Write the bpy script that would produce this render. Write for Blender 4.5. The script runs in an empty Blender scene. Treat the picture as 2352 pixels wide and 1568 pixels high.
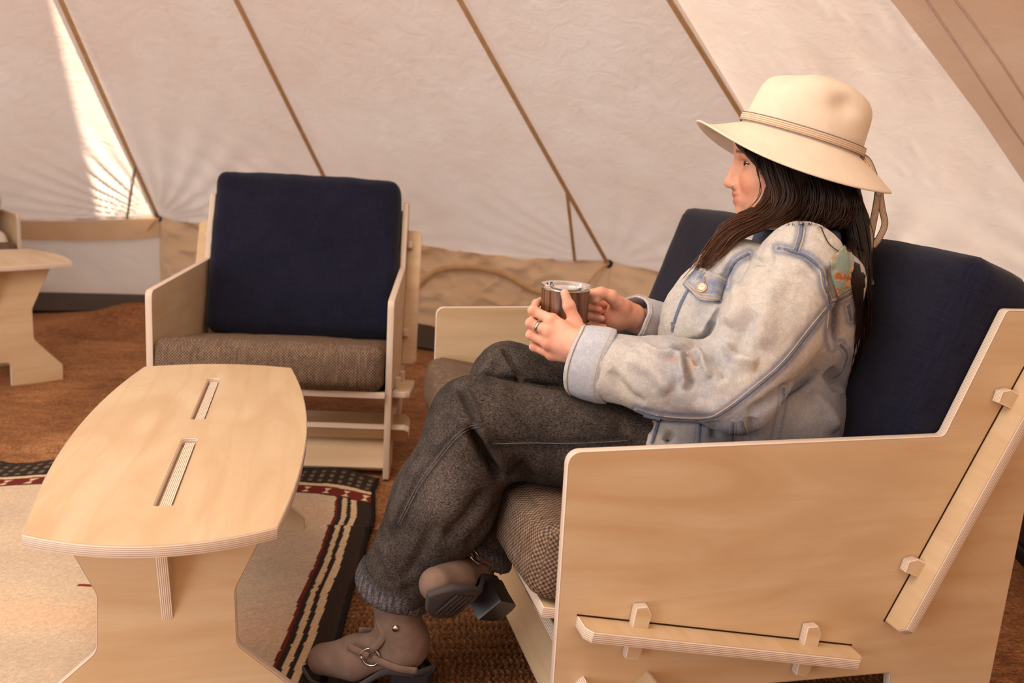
import bpy, bmesh, math, random
import numpy as np
from mathutils import Vector, Matrix
from mathutils.bvhtree import BVHTree
from mathutils.geometry import tessellate_polygon

C = bpy.context.scene
COL = C.collection
PI = math.pi
random.seed(7)
RNG = np.random.default_rng(11)

# ------------------------------------------------------------------ camera
CAM_H, PITCH, ROLL, FPX = 1.0073, 0.2014, 0.0578, 2169.9
F_ = Vector((0, math.cos(PITCH), -math.sin(PITCH)))
R0 = Vector((1, 0, 0)); U0 = Vector((0, math.sin(PITCH), math.cos(PITCH)))
R_ = math.cos(ROLL) * R0 + math.sin(ROLL) * U0
U_ = -math.sin(ROLL) * R0 + math.cos(ROLL) * U0
O_ = Vector((0, 0, CAM_H))
cd = bpy.data.cameras.new('camera'); cam = bpy.data.objects.new('camera', cd); COL.objects.link(cam)
cam.matrix_world = Matrix(((R_.x, U_.x, -F_.x, 0), (R_.y, U_.y, -F_.y, 0), (R_.z, U_.z, -F_.z, CAM_H), (0, 0, 0, 1)))
cd.sensor_width = 36; cd.lens = 36 * FPX / 2352; cd.clip_start = .05
cd.dof.use_dof = True; cd.dof.focus_distance = 1.82; cd.dof.aperture_fstop = 4.0
C.camera = cam

# ------------------------------------------------------------------ light
SUN_AZ, SUN_EL, SUN_PANEL = math.radians(124), math.radians(13), 7     # direction the sunlight travels
SUN_D = Vector((math.cos(SUN_AZ) * math.cos(SUN_EL), math.sin(SUN_AZ) * math.cos(SUN_EL), -math.sin(SUN_EL)))
w = bpy.data.worlds.new('sky'); C.world = w; w.use_nodes = True
bg = w.node_tree.nodes['Background']; bg.inputs[0].default_value = (1.0, .93, .86, 1); bg.inputs[1].default_value = 1.12
sd = bpy.data.lights.new('sun', 'SUN'); sd.energy = 15; sd.angle = math.radians(.5); sd.color = (1, .84, .62)
so = bpy.data.objects.new('sun', sd); COL.objects.link(so)
so.rotation_euler = SUN_D.to_track_quat('-Z', 'Y').to_euler()
def area(name, loc, target, sx, sy, e, col):
    l = bpy.data.lights.new(name, 'AREA'); l.shape = 'RECTANGLE'; l.size = sx; l.size_y = sy; l.energy = e; l.color = col
    o = bpy.data.objects.new(name, l); COL.objects.link(o); o.location = loc
    o.rotation_euler = (Vector(target) - Vector(loc)).to_track_quat('-Z', 'Y').to_euler()
area('door_daylight', (-2.0, -.7, .85), (-.4, 1.8, .35), 1.2, 1.1, 21, (.97, .97, 1))
area('canopy_daylight', (-.9, 1.0, 2.55), (-.3, 2.2, .3), 1.5, 1.5, 42, (1, .85, .69))
C.view_settings.view_transform = 'Standard'; C.view_settings.look = 'None'
C.view_settings.exposure = 0.12; C.view_settings.gamma = 1; C.view_settings.use_curve_mapping = False

# ------------------------------------------------------------------ helpers
def srgb(r, g, b):
    f = lambda c: (c / 255 / 12.92) if c / 255 <= .04045 else ((c / 255 + .055) / 1.055) ** 2.4
    return (f(r), f(g), f(b), 1)
class NT:
    def __init__(s, name, rough=.6, spec=.3):
        s.m = bpy.data.materials.new(name); s.m.use_nodes = True; s.nt = s.m.node_tree
        s.b = s.nt.nodes['Principled BSDF']; s.b.inputs['Roughness'].default_value = rough
        s.b.inputs['Specular IOR Level'].default_value = spec
    def n(s, t, **k):
        nd = s.nt.nodes.new(t)
        for a, v in k.items(): setattr(nd, a, v)
        return nd
    def put(s, sock, v):
        if isinstance(v, bpy.types.NodeSocket): s.nt.links.new(v, sock)
        else: sock.default_value = v
    def coord(s, kind='Object', scale=(1, 1, 1), rot=(0, 0, 0)):
        tc = s.n('ShaderNodeTexCoord'); mp = s.n('ShaderNodeMapping')
        s.nt.links.new(tc.outputs[kind], mp.inputs[0]); mp.inputs['Scale'].default_value = scale; mp.inputs['Rotation'].default_value = rot
        return mp.outputs[0]
    def noise(s, vec, scale, detail=4, rough=.55, dist=0.):
        t = s.n('ShaderNodeTexNoise'); s.put(t.inputs['Vector'], vec); t.inputs['Scale'].default_value = scale
        t.inputs['Detail'].default_value = detail; t.inputs['Roughness'].default_value = rough; t.inputs['Distortion'].default_value = dist
        return t.outputs['Fac']
    def ramp(s, fac, stops):
        r = s.n('ShaderNodeValToRGB'); s.put(r.inputs[0], fac); e = r.color_ramp.elements
        while len(e) < len(stops): e.new(.5)
        for i, (p, c) in enumerate(stops): e[i].position = p; e[i].color = c
        return r.outputs[0]
    def mix(s, fac, a, b, mode='MIX'):
        m = s.n('ShaderNodeMix', data_type='RGBA', blend_type=mode); s.put(m.inputs[0], fac); s.put(m.inputs[6], a); s.put(m.inputs[7], b)
        return m.outputs[2]
    def math(s, op, a, b=0.0, c=0.0):
        m = s.n('ShaderNodeMath', operation=op); s.put(m.inputs[0], a); s.put(m.inputs[1], b); s.put(m.inputs[2], c)
        return m.outputs[0]
    def sep(s, v):
        x = s.n('ShaderNodeSeparateXYZ'); s.put(x.inputs[0], v); return x.outputs
    def bump(s, h, strength=.3, dist=.002):
        b = s.n('ShaderNodeBump'); s.put(b.inputs['Height'], h); b.inputs['Strength'].default_value = strength; b.inputs['Distance'].default_value = dist
        s.nt.links.new(b.outputs[0], s.b.inputs['Normal'])
    def attr(s, name):
        a = s.n('ShaderNodeAttribute', attribute_name=name); return a.outputs['Color']
    def color(s, v): s.put(s.b.inputs['Base Color'], v)

def make_ply_face():
    m = NT('birch_plywood_face', .42, .35)
    tc = m.n('ShaderNodeTexCoord'); mp = m.n('ShaderNodeMapping'); m.nt.links.new(tc.outputs['UV'], mp.inputs[0]); mp.inputs['Scale'].default_value = (1.2, 5, 1)
    big = m.noise(mp.outputs[0], 1.6, 3, .5, 1.6)
    mp2 = m.n('ShaderNodeMapping'); m.nt.links.new(tc.outputs['UV'], mp2.inputs[0]); mp2.inputs['Scale'].default_value = (6, 160, 1)
    fine = m.noise(mp2.outputs[0], 3, 3, .6)
    wv = m.n('ShaderNodeTexWave', wave_type='BANDS', bands_direction='Y'); m.nt.links.new(mp.outputs[0], wv.inputs[0])
    wv.inputs['Scale'].default_value = 1.0; wv.inputs['Distortion'].default_value = 9; wv.inputs['Detail'].default_value = 2; wv.inputs['Detail Scale'].default_value = .8
    c = m.ramp(big, [(.3, srgb(200, 170, 134)), (.5, srgb(210, 184, 150)), (.72, srgb(217, 196, 164))])
    c = m.mix(m.ramp(wv.outputs['Fac'], [(.0, (.30, .30, .30, 1)), (.14, (0, 0, 0, 1))]), c, srgb(200, 166, 124))
    c = m.mix(m.ramp(fine, [(.35, (.25, .25, .25, 1)), (.6, (0, 0, 0, 1))]), c, srgb(198, 164, 122))
    m.color(c); m.bump(fine, .05, .0005)
    return m.m
def make_ply_edge(t=.019, n=6):
    m = NT('birch_plywood_edge', .6, .2)
    tc = m.n('ShaderNodeTexCoord'); u = m.sep(tc.outputs['UV'])
    q = m.math('FRACT', m.math('MULTIPLY_ADD', u[1], n / t, n / 2))
    mp = m.n('ShaderNodeMapping'); m.nt.links.new(tc.outputs['UV'], mp.inputs[0]); mp.inputs['Scale'].default_value = (9, 260, 1)
    nz = m.noise(mp.outputs[0], 2.5, 3, .6)
    c = m.ramp(q, [(.0, srgb(132, 100, 80)), (.14, srgb(176, 146, 122)), (.24, srgb(240, 226, 212)), (.78, srgb(236, 220, 204)), (.97, srgb(140, 108, 88))])
    c = m.mix(m.ramp(nz, [(.62, (0, 0, 0, 1)), (.74, (.6, .6, .6, 1))]), c, srgb(140, 105, 78))
    m.color(c); m.bump(q, .15, .0006)
    return m.m
def make_tweed():
    m = NT('brown_tweed', .9, .1)
    tc = m.n('ShaderNodeTexCoord'); uv = tc.outputs['UV']; s = m.sep(uv)
    S = 2 * PI / .0088
    a = m.math('SINE', m.math('MULTIPLY', s[0], S)); b = m.math('SINE', m.math('MULTIPLY', s[1], S))
    wv = m.math('MULTIPLY', a, b)
    nz = m.noise(uv, 90, 4, .7); big = m.noise(uv, 9, 3)
    mp = m.n('ShaderNodeMapping'); m.nt.links.new(uv, mp.inputs[0]); mp.inputs['Scale'].default_value = (220, 14, 1)
    st = m.noise(mp.outputs[0], 1, 2)
    f = m.math('MULTIPLY_ADD', wv, .28, m.math('MULTIPLY_ADD', nz, .5, m.math('MULTIPLY', st, .5)))
    c = m.ramp(f, [(.25, srgb(58, 44, 38)), (.5, srgb(112, 92, 78)), (.75, srgb(164, 142, 122))])
    c = m.mix(m.math('MULTIPLY', big, .4), c, srgb(96, 76, 62))
    m.color(c); m.bump(wv, .6, .0015)
    return m.m
def make_navy():
    m = NT('navy_upholstery', .95, .08)
    uv = m.coord('UV')
    nz = m.noise(uv, 420, 2, .6); big = m.noise(uv, 5, 4, .6)
    mp = m.coord('UV', (300, 18, 1)); st = m.noise(mp, 1, 2)
    mp2 = m.coord('UV', (18, 300, 1)); st2 = m.noise(mp2, 1, 2)
    c = m.ramp(m.math('MULTIPLY_ADD', st, .4, m.math('MULTIPLY_ADD', st2, .4, m.math('MULTIPLY', big, .35))),
               [(.35, srgb(16, 17, 30)), (.75, srgb(34, 35, 54))])
    m.color(c); m.bump(nz, .25, .001)
    m.b.inputs['Sheen Weight'].default_value = .12
    return m.m
def make_canvas(name, c1, c2, trans, bumpk=.35):
    m = NT(name, .9, .08)
    oc = m.coord('Object')
    big = m.noise(oc, 1.1, 3, .55, .4); mid = m.noise(oc, 4, 4, .6, .8)
    fine = m.noise(oc, 300, 2)
    c = m.ramp(m.math('MULTIPLY_ADD', mid, .35, m.math('MULTIPLY', big, .65)), [(.36, c1), (.62, c2)])
    m.color(c)
    m.bump(m.math('MULTIPLY_ADD', m.noise(oc, 14, 5, .55, 1.2), 1.0, m.math('MULTIPLY', fine, .04)), bumpk, .012)
    tr = m.n('ShaderNodeBsdfTranslucent'); m.put(tr.inputs[0], c)
    mx = m.n('ShaderNodeMixShader'); mx.inputs[0].default_value = trans
    out = m.nt.nodes['Material Output']
    m.nt.links.new(m.b.outputs[0], mx.inputs[1]); m.nt.links.new(tr.outputs[0], mx.inputs[2]); m.nt.links.new(mx.outputs[0], out.inputs[0])
    return m.m
def make_plain(name, col, rough=.6, spec=.3, metal=0., var=.12, scale=30, bump=0.):
    m = NT(name, rough, spec); oc = m.coord('Object'); nz = m.noise(oc, scale, 4, .6)
    d = tuple(x * (1 - var) for x in col[:3]) + (1,); l = tuple(min(1, x * (1 + var)) for x in col[:3]) + (1,)
    m.color(m.ramp(nz, [(.3, d), (.7, l)])); m.b.inputs['Metallic'].default_value = metal
    if bump: m.bump(nz, bump, .002)
    return m.m
def make_attr(name, rough=.9, nscale=900, var=.25, bump=.3, bscale=None, sss=0.):
    """colour comes from the painted 'Col' attribute, fine grain from noise"""
    m = NT(name, rough, .15); a = m.attr('Col'); oc = m.coord('Object')
    nz = m.noise(oc, nscale, 2, .7)
    k = m.ramp(nz, [(.25, (1 - var,) * 3 + (1,)), (.75, (1 + var,) * 3 + (1,))])
    m.color(m.mix(1.0, a, k, 'MULTIPLY'))
    if bump: m.bump(m.noise(oc, bscale or nscale, 3, .6), bump, .0012)
    return m.m
def make_earth():
    m = NT('red_earth', .98, .05); oc = m.coord('Object')
    a = m.noise(oc, 2.2, 5, .6); b = m.noise(oc, 45, 5, .75)
    c = m.ramp(m.math('MULTIPLY_ADD', b, .6, m.math('MULTIPLY', a, .4)), [(.33, srgb(92, 62, 44)), (.5, srgb(150, 102, 70)), (.68, srgb(186, 134, 94))])
    m.color(c); m.bump(b, .8, .01)
    return m.m
def make_coir():
    m = NT('coir_fibre', .95, .05); oc = m.coord('Object')
    a = m.noise(oc, 3, 4, .6); b = m.noise(oc, 110, 4, .75); mp = m.coord('Object', (60, 260, 60), (0, 0, .3)); f = m.noise(mp, 1, 3, .7)
    v = m.attr('Col')
    c = m.ramp(m.math('MULTIPLY_ADD', b, .5, m.math('MULTIPLY_ADD', f, .3, m.math('MULTIPLY', a, .25))), [(.38, srgb(80, 54, 38)), (.54, srgb(150, 104, 70)), (.70, srgb(198, 152, 112))])
    m.color(m.mix(1.0, c, v, 'MULTIPLY')); m.bump(m.math('ADD', b, f), .7, .004)
    return m.m
PLY, PLYE = make_ply_face(), make_ply_edge()
TWEED, NAVY = make_tweed(), make_navy()
CANVAS = make_canvas('tent_canvas', srgb(232, 212, 202), srgb(240, 228, 222), .36, .6)
CANVAS_DIM = make_canvas('tent_canvas_double', srgb(224, 202, 182), srgb(232, 214, 198), .72, .5)
CANVAS_REAR = make_canvas('tent_canvas_rear', srgb(228, 208, 196), srgb(236, 222, 214), .14, .2)
CANVAS_TAN = make_canvas('tent_canvas_tan', srgb(204, 172, 138), srgb(220, 192, 162), .15)
WALLC = make_canvas('tent_wall_canvas', srgb(206, 194, 188), srgb(222, 212, 206), .3)
TAPE = make_plain('tan_webbing', srgb(200, 164, 122), .9, .1)
TAPE_DARK = make_plain('brown_webbing', srgb(112, 84, 60), .9, .1)
DARKV = make_plain('dark_vinyl', srgb(62, 48, 40), .6, .3)
BLACK = make_plain('black_rubber', srgb(22, 20, 20), .6, .3)
EARTH, COIR = make_earth(), make_coir()

def finish(o, label=None, cat=None, group=None, kind=None):
    if label: o['label'] = label
    if cat: o['category'] = cat
    if group: o['group'] = group
    if kind: o['kind'] = kind
    return o
def empty(name, loc=(0, 0, 0), rz=0):
    o = bpy.data.objects.new(name, None); COL.objects.link(o); o.location = loc; o.rotation_euler = (0, 0, rz); o.empty_display_size = .1
    return o
def link(name, me, parent=None, mats=()):
    for m in mats: me.materials.append(m)
    o = bpy.data.objects.new(name, me); COL.objects.link(o)
    if parent: o.parent = parent
    return o
def mesh_np(name, V, Fc, mats=(), parent=None, smooth=True, col=None, uv=None):
    """V (n,3) array; Fc list or array of faces"""
    me = bpy.data.meshes.new(name)
    V = np.asarray(V, np.float32)
    if isinstance(Fc, np.ndarray):
        k = Fc.shape[1]; nf = len(Fc)
        me.vertices.add(len(V)); me.vertices.foreach_set('co', V.ravel())
        me.loops.add(nf * k); me.loops.foreach_set('vertex_index', Fc.astype(np.int32).ravel())
        me.polygons.add(nf); me.polygons.foreach_set('loop_start', np.arange(0, nf * k, k, dtype=np.int32))
        me.polygons.foreach_set('loop_total', np.full(nf, k, np.int32))
        me.update(calc_edges=True)
    else:
        me.from_pydata([tuple(map(float, v)) for v in V], [], Fc)
    if smooth: me.polygons.foreach_set('use_smooth', np.ones(len(me.polygons), bool))
    if col is not None:
        ca = me.color_attributes.new('Col', 'FLOAT_COLOR', 'POINT')
        cc = np.ones((len(V), 4), np.float32); cc[:, :3] = col; ca.data.foreach_set('color', cc.ravel())
    if uv is not None:
        ul = me.uv_layers.new(name='UVMap'); li = np.empty(len(me.loops), np.int32); me.loops.foreach_get('vertex_index', li)
        ul.data.foreach_set('uv', np.asarray(uv, np.float32)[li].ravel())
    return link(name, me, parent, mats)
def grid_faces(nu, nv, wrap_u=False):
    """index (i*nv + j), i in nu, j in nv"""
    i = np.arange(nu if wrap_u else nu - 1); j = np.arange(nv - 1); I, J = np.meshgrid(i, j, indexing='ij'); I2 = (I + 1) % nu
    return np.stack([I * nv + J, I2 * nv + J, I2 * nv + J + 1, I * nv + J + 1], -1).reshape(-1, 4)
def vnoise(P, seed=0):
    """value noise on (n,2) or (n,3) points"""
    P = np.asarray(P, float)
    if P.shape[-1] == 2: P = np.concatenate([P, np.zeros(P.shape[:-1] + (1,))], -1)
    i = np.floor(P).astype(np.int64); f = P - i; f = f * f * (3 - 2 * f)
    def h(a, b, c):
        n = (a * 374761393 + b * 668265263 + c * 2147483647 + seed * 974711) & 0xffffffff
        n = ((n ^ (n >> 13)) * 1274126177) & 0xffffffff
        return ((n ^ (n >> 16)) & 0xffff) / 65535.0
    r = 0
    for dx in (0, 1):
        wx = f[..., 0] if dx else 1 - f[..., 0]
        for dy in (0, 1):
            wy = f[..., 1] if dy else 1 - f[..., 1]
            for dz in (0, 1):
                wz = f[..., 2] if dz else 1 - f[..., 2]
                r = r + wx * wy * wz * h(i[..., 0] + dx, i[..., 1] + dy, i[..., 2] + dz)
    return r
def fbm(P, oct=4, seed=0):
    P = np.asarray(P, float); r = 0; a = .5; t = 0
    for k in range(oct): r = r + a * vnoise(P * 2 ** k + 17.3 * k, seed + k); t += a; a *= .5
    return r / t
def sstep(a, b, x):
    t = np.clip((x - a) / (b - a), 0, 1); return t * t * (3 - 2 * t)

# polygon tools ------------------------------------------------------
def fillet(pts, radii, seg=5):
    """round the corners of a closed polygon"""
    out = []; n = len(pts)
    for i, p in enumerate(pts):
        r = radii if not isinstance(radii, (list, tuple)) else radii[i]
        if r <= 0: out.append(tuple(p)); continue
        P = Vector(p); A = Vector(pts[i - 1]) - P; B = Vector(pts[(i + 1) % n]) - P
        la, lb = A.length, B.length; A.normalize(); B.normalize()
        ang = math.acos(max(-1, min(1, A.dot(B)))); 
        if ang > PI - .02: out.append(tuple(p)); continue
        d = min(r / math.tan(ang / 2), la * .49, lb * .49); rr = d * math.tan(ang / 2)
        cen = P + (A + B).normalized() * (rr / math.sin(ang / 2))
        s = P + A * d - cen; e = P + B * d - cen
        a0 = math.atan2(s.y, s.x); a1 = math.atan2(e.y, e.x); da = (a1 - a0 + PI) % (2 * PI) - PI
        for k in range(seg + 1):
            a = a0 + da * k / seg; out.append((cen.x + rr * math.cos(a), cen.y + rr * math.sin(a)))
    return out
def sarea(p): return sum(p[i - 1][0] * p[i][1] - p[i][0] * p[i - 1][1] for i in range(len(p))) / 2
def offset(loop, d):
    n = len(loop); out = []
    for i in range(n):
        a, b, c = Vector(loop[i - 1]), Vector(loop[i]), Vector(loop[(i + 1) % n])
        e1 = (b - a).normalized(); e2 = (c - b).normalized(); n1 = Vector((-e1.y, e1.x)); n2 = Vector((-e2.y, e2.x))
        m = n1 + n2; k = max(m.length_squared, .3); out.append(tuple(b + m * (2 * d / k)))
    return out
def ply(name, outer, t, fr, parent, holes=(), bev=.0022, grain=(0, 0), swap=False, mats=None):
    """plywood piece: outline (a,b) extruded +-t/2 along w, placed by fr(a,b,w)"""
    loops = [list(outer) if sarea(outer) > 0 else list(outer)[::-1]]
    for h in holes: loops.append(list(h) if sarea(h) < 0 else list(h)[::-1])
    prof = [(t / 2, bev), (t / 2 - bev * .3, bev * .3), (t / 2 - bev, 0), (-t / 2 + bev, 0), (-t / 2 + bev * .3, bev * .3), (-t / 2, bev)]
    bm = bmesh.new(); uvl = bm.loops.layers.uv.new('UVMap'); rings = []
    for lp in loops:
        L = [0]
        for i in range(1, len(lp) + 1): L.append(L[-1] + (Vector(lp[i % len(lp)]) - Vector(lp[i - 1])).length)
        rr = []
        for (wz, ins) in prof:
            o2 = offset(lp, ins); rr.append(([bm.verts.new(fr(a, b, wz)) for a, b in o2], o2))
        rings.append((rr, L))
        n = len(lp)
        for k in range(5):
            for i in range(n):
                j = (i + 1) % n
                f = bm.faces.new((rr[k][0][i], rr[k + 1][0][i], rr[k + 1][0][j], rr[k][0][j])); f.material_index = 1; f.smooth = True
                for l, (u, v) in zip(f.loops, ((L[i], prof[k][0]), (L[i], prof[k + 1][0]), (L[i + 1], prof[k + 1][0]), (L[i + 1], prof[k][0]))): l[uvl].uv = (u + grain[0], v)
    for side in (0, 5):
        vs = [v for rr, _ in rings for v in rr[side][0]]; co = [p for rr, _ in rings for p in rr[side][1]]
        tris = tessellate_polygon([[Vector((p[0], p[1], 0)) for p in rr[side][1]] for rr, _ in rings])
        for tr in tris:
            try: f = bm.faces.new([vs[i] for i in tr])
            except ValueError: continue
            f.material_index = 0
            for l, i in zip(f.loops, tr):
                a, b = co[i]; l[uvl].uv = ((b, a) if swap else (a, b)); l[uvl].uv = (l[uvl].uv[0] + grain[0], l[uvl].uv[1] + grain[1])
    bmesh.ops.recalc_face_normals(bm, faces=bm.faces)
    me = bpy.data.meshes.new(name); bm.to_mesh(me); bm.free()
    me.set_sharp_from_angle(angle=math.radians(35))
    for p in me.polygons:
        if p.material_index == 0: p.use_smooth = False
    return link(name, me, parent, mats or (PLY, PLYE))
def cushion(name, sx, sy, sz, fr, parent, mat, rad=.03, puff=(.012, .012, .015), seed=1, n=26, sag=None):
    """soft box: x,y,z half sizes; fr maps local to parent space"""
    V = {}; pts = []; faces = []; uvs = []
    def grid(ax, s, nu, nv):
        for i in range(nu):
            for j in range(nv):
                q = []
                for (a, b) in ((i, j), (i + 1, j), (i + 1, j + 1), (i, j + 1)):
                    u = a / nu * 2 - 1; v = b / nv * 2 - 1
                    p = [0, 0, 0]; p[ax] = s; p[(ax + 1) % 3] = u; p[(ax + 2) % 3] = v
                    key = tuple(round(x, 5) for x in p)
                    if key not in V: V[key] = len(pts); pts.append(p)
                    q.append(V[key])
                faces.append(q if s > 0 else q[::-1])
    S = (sx, sy, sz); N = [max(6, int(n * s / max(S))) for s in S]
    for ax in range(3):
        for s in (-1, 1): grid(ax, s, N[(ax + 1) % 3], N[(ax + 2) % 3])
    P = np.array(pts, float); H = np.array(S)
    # finer spacing near the edges
    P = np.sign(P) * (1 - (1 - np.abs(P)) ** 1.0)
    X = P * H; inner = np.clip(X, -(H - rad), H - rad); d = X - inner; L = np.linalg.norm(d, axis=1, keepdims=True)
    mx = np.abs(d).max(1, keepdims=True)
    Xr = np.where(L > 1e-9, inner + d / np.maximum(L, 1e-9) * mx, X)
    for ax in range(3):
        b, c = (ax + 1) % 3, (ax + 2) % 3
        Xr[:, ax] += np.sign(P[:, ax]) * (np.abs(P[:, ax]) > .999) * puff[ax] * (1 - P[:, b] ** 4) * (1 - P[:, c] ** 4)
    nz = fbm(Xr * 14 + seed * 9, 3, seed) - .5
    Xr += P * nz[:, None] * .009
    if sag is not None: Xr = sag(Xr)
    W = np.array([fr(*x) for x in Xr])
    o = mesh_np(name, W, [list(f) for f in faces], [mat], parent)
    me = o.data; ul = me.uv_layers.new(name='UVMap')
    for p in me.polygons:
        nn = np.abs(np.cross(Xr[p.vertices[1]] - Xr[p.vertices[0]], Xr[p.vertices[2]] - Xr[p.vertices[0]])); ax = int(nn.argmax())
        for li in p.loop_indices:
            x = Xr[me.loops[li].vertex_index]; ul.data[li].uv = (x[1], x[2]) if ax == 0 else ((x[0], x[2]) if ax == 1 else (x[0], x[1]))
    return o
def tube(name, pts, r, mat, parent=None, seg=8, rfun=None, col=None):
    V, Fc = tube_np(pts, r, seg, rfun); return mesh_np(name, V, Fc, [mat], parent)
def tube_np(pts, r, seg=8, rfun=None, flat=1.0, up=None):
    P = np.asarray(pts, float); n = len(P); T = np.gradient(P, axis=0); T /= np.linalg.norm(T, axis=1, keepdims=True) + 1e-12
    u = np.array(up if up is not None else ([0, 0, 1] if abs(T[0, 2]) < .9 else [1, 0, 0]), float); V = []
    for i in range(n):
        u = u - T[i] * (u @ T[i]); u /= np.linalg.norm(u) + 1e-12; v = np.cross(T[i], u)
        rr = r if rfun is None else rfun(i / (n - 1))
        for k in range(seg):
            a = 2 * PI * k / seg; V.append(P[i] + rr * (math.cos(a) * u * flat + math.sin(a) * v))
    V += [P[0], P[-1]]; Fc = [[i * seg + k, i * seg + (k + 1) % seg, (i + 1) * seg + (k + 1) % seg, (i + 1) * seg + k] for i in range(n - 1) for k in range(seg)]
    a, b = n * seg, n * seg + 1
    Fc += [[a, (k + 1) % seg, k] for k in range(seg)] + [[b, (n - 1) * seg + k, (n - 1) * seg + (k + 1) % seg] for k in range(seg)]
    return np.array(V), Fc
def smooth_line(pts, n=24):
    """Catmull-Rom through points"""
    P = np.asarray(pts, float); P = np.vstack([2 * P[0] - P[1], P, 2 * P[-1] - P[-2]]); m = len(P) - 3; out = []
    for t in np.linspace(0, m - 1e-6, n):
        i = int(t); f = t - i; a, b, c, d = P[i:i + 4]
        out.append(.5 * ((2 * b) + (c - a) * f + (2 * a - 5 * b + 4 * c - d) * f * f + (3 * b - a - 3 * c + d) * f ** 3))
    return np.array(out)

# ------------------------------------------------------------------ setting: ground and tent
def build_ground():
    xs = np.concatenate([np.linspace(-6, -3.2, 10), np.linspace(-3.1, 1.2, 110), np.linspace(1.4, 5, 12)]); ys = np.concatenate([np.linspace(-3, 4.0, 16), np.linspace(4.05, 6.3, 70)])
    X, Y = np.meshgrid(xs, ys, indexing='ij'); P = np.stack([X, Y], -1)
    Z = -.012 + .02 * (fbm(P * 3, 4, 3) - .5) + .10 * np.exp(-((X + 2.02) ** 2 / .05 + (Y - 4.98) ** 2 / .02)) + .03 * np.exp(-((X + 2.5) ** 2 / .2 + (Y - 4.6) ** 2 / .03))
    Z = np.where(Y < 4.25, np.minimum(Z, -.008), Z)
    finish(mesh_np('floor', np.stack([X, Y, Z], -1).reshape(-1, 3), grid_faces(len(xs), len(ys)), [EARTH]), 'bare red earth ground inside the tent', kind='structure')
build_ground()

APEX = Vector((-1.56, 1.17, 3.47)); WT = .5
def circ(deg, r): return Vector((APEX.x + r * math.cos(math.radians(deg)), APEX.y + r * math.sin(math.radians(deg)), WT))
CORN = [circ(136, 4.35), circ(117, 4.45), Vector((-2.103, 5.534, WT)), Vector((-.93, 5.33, WT)), Vector((.447, 4.549, WT)), Vector((1.46, 4.08, WT)), circ(24, 4.3)]
CORN += [circ(a, 4.25) for a in (4, -16, -36, -56, -76, -96, -116, -136, -156, -176, -196, -208)]
NV = len(CORN); DOOR = (12, 13, 14, 15)      # open tent door behind the camera, on the left
def panel_pt(i, s, t):
    """point on canvas panel between corner i and i+1; s, t arrays"""
    A = np.array(CORN[i]); B = np.array(CORN[(i + 1) % NV]); T = np.array(APEX)
    base = A + (B - A) * s[..., None]; p = base + (T - base) * t[..., None]
    n = np.cross(B - A, T - A); n /= np.linalg.norm(n); n = n * np.sign(n @ (np.array([APEX.x, APEX.y, 0]) - A))
    edge = 4 * s * (1 - s)
    p = p + np.array([0, 0, -1.]) * (edge ** .8 * np.exp(-t * 9) * .055)[..., None]
    L = np.linalg.norm(B - A); x = s * L; y = t * np.linalg.norm(T - A)
    w = (1 - t)
    d = .020 * edge * np.sin(PI * np.clip(t * 1.0, 0, 1))                       # belly
    for (c, sg) in ((0, 1), (L, -1)):                                          # tension folds that fan out of the corners
        dx = (x - c) * sg; ang = np.arctan2(y, dx + 1e-6); rr = np.hypot(dx, y)
        am = {1: .014, 2: .013, 3: .006, 4: .006, 5: .005}.get(i, .006)
        k = {1: 34, 2: 30}.get(i, 26)
        if i == 1: 
            if sg < 0: am = .020
            else: am = .004
        d = d + am * np.exp(-((rr - .34) / (.75 if i == 2 else .45)) ** 2) * np.sin(ang * k + 2.2 * fbm(np.stack([ang * 3, rr * 2.2], -1), 2, 5 + i)) * sstep(0.02, .2, rr) * edge ** .35
    d = d + .016 * (fbm(np.stack([x * 1.6 + i * 7, y * .8], -1), 4, 20 + i) - .5) * edge ** .5 * np.clip(1.4 * w, .2, 1)
    rid = np.abs(fbm(np.stack([x * 2.6 + y * 2.2 + i * 3, y * 3.4 - x * 1.0], -1), 4, 40 + i) - .5)
    d = d - (.004 if i == 5 else .010) * np.exp(-(rid / .017) ** 2) * edge ** .5 * sstep(.0, .25, w) * .8 * fbm(np.stack([x * 2, y * 2], -1), 2, 77)
    return p + n * d[..., None], np.stack([x, y], -1)
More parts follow.
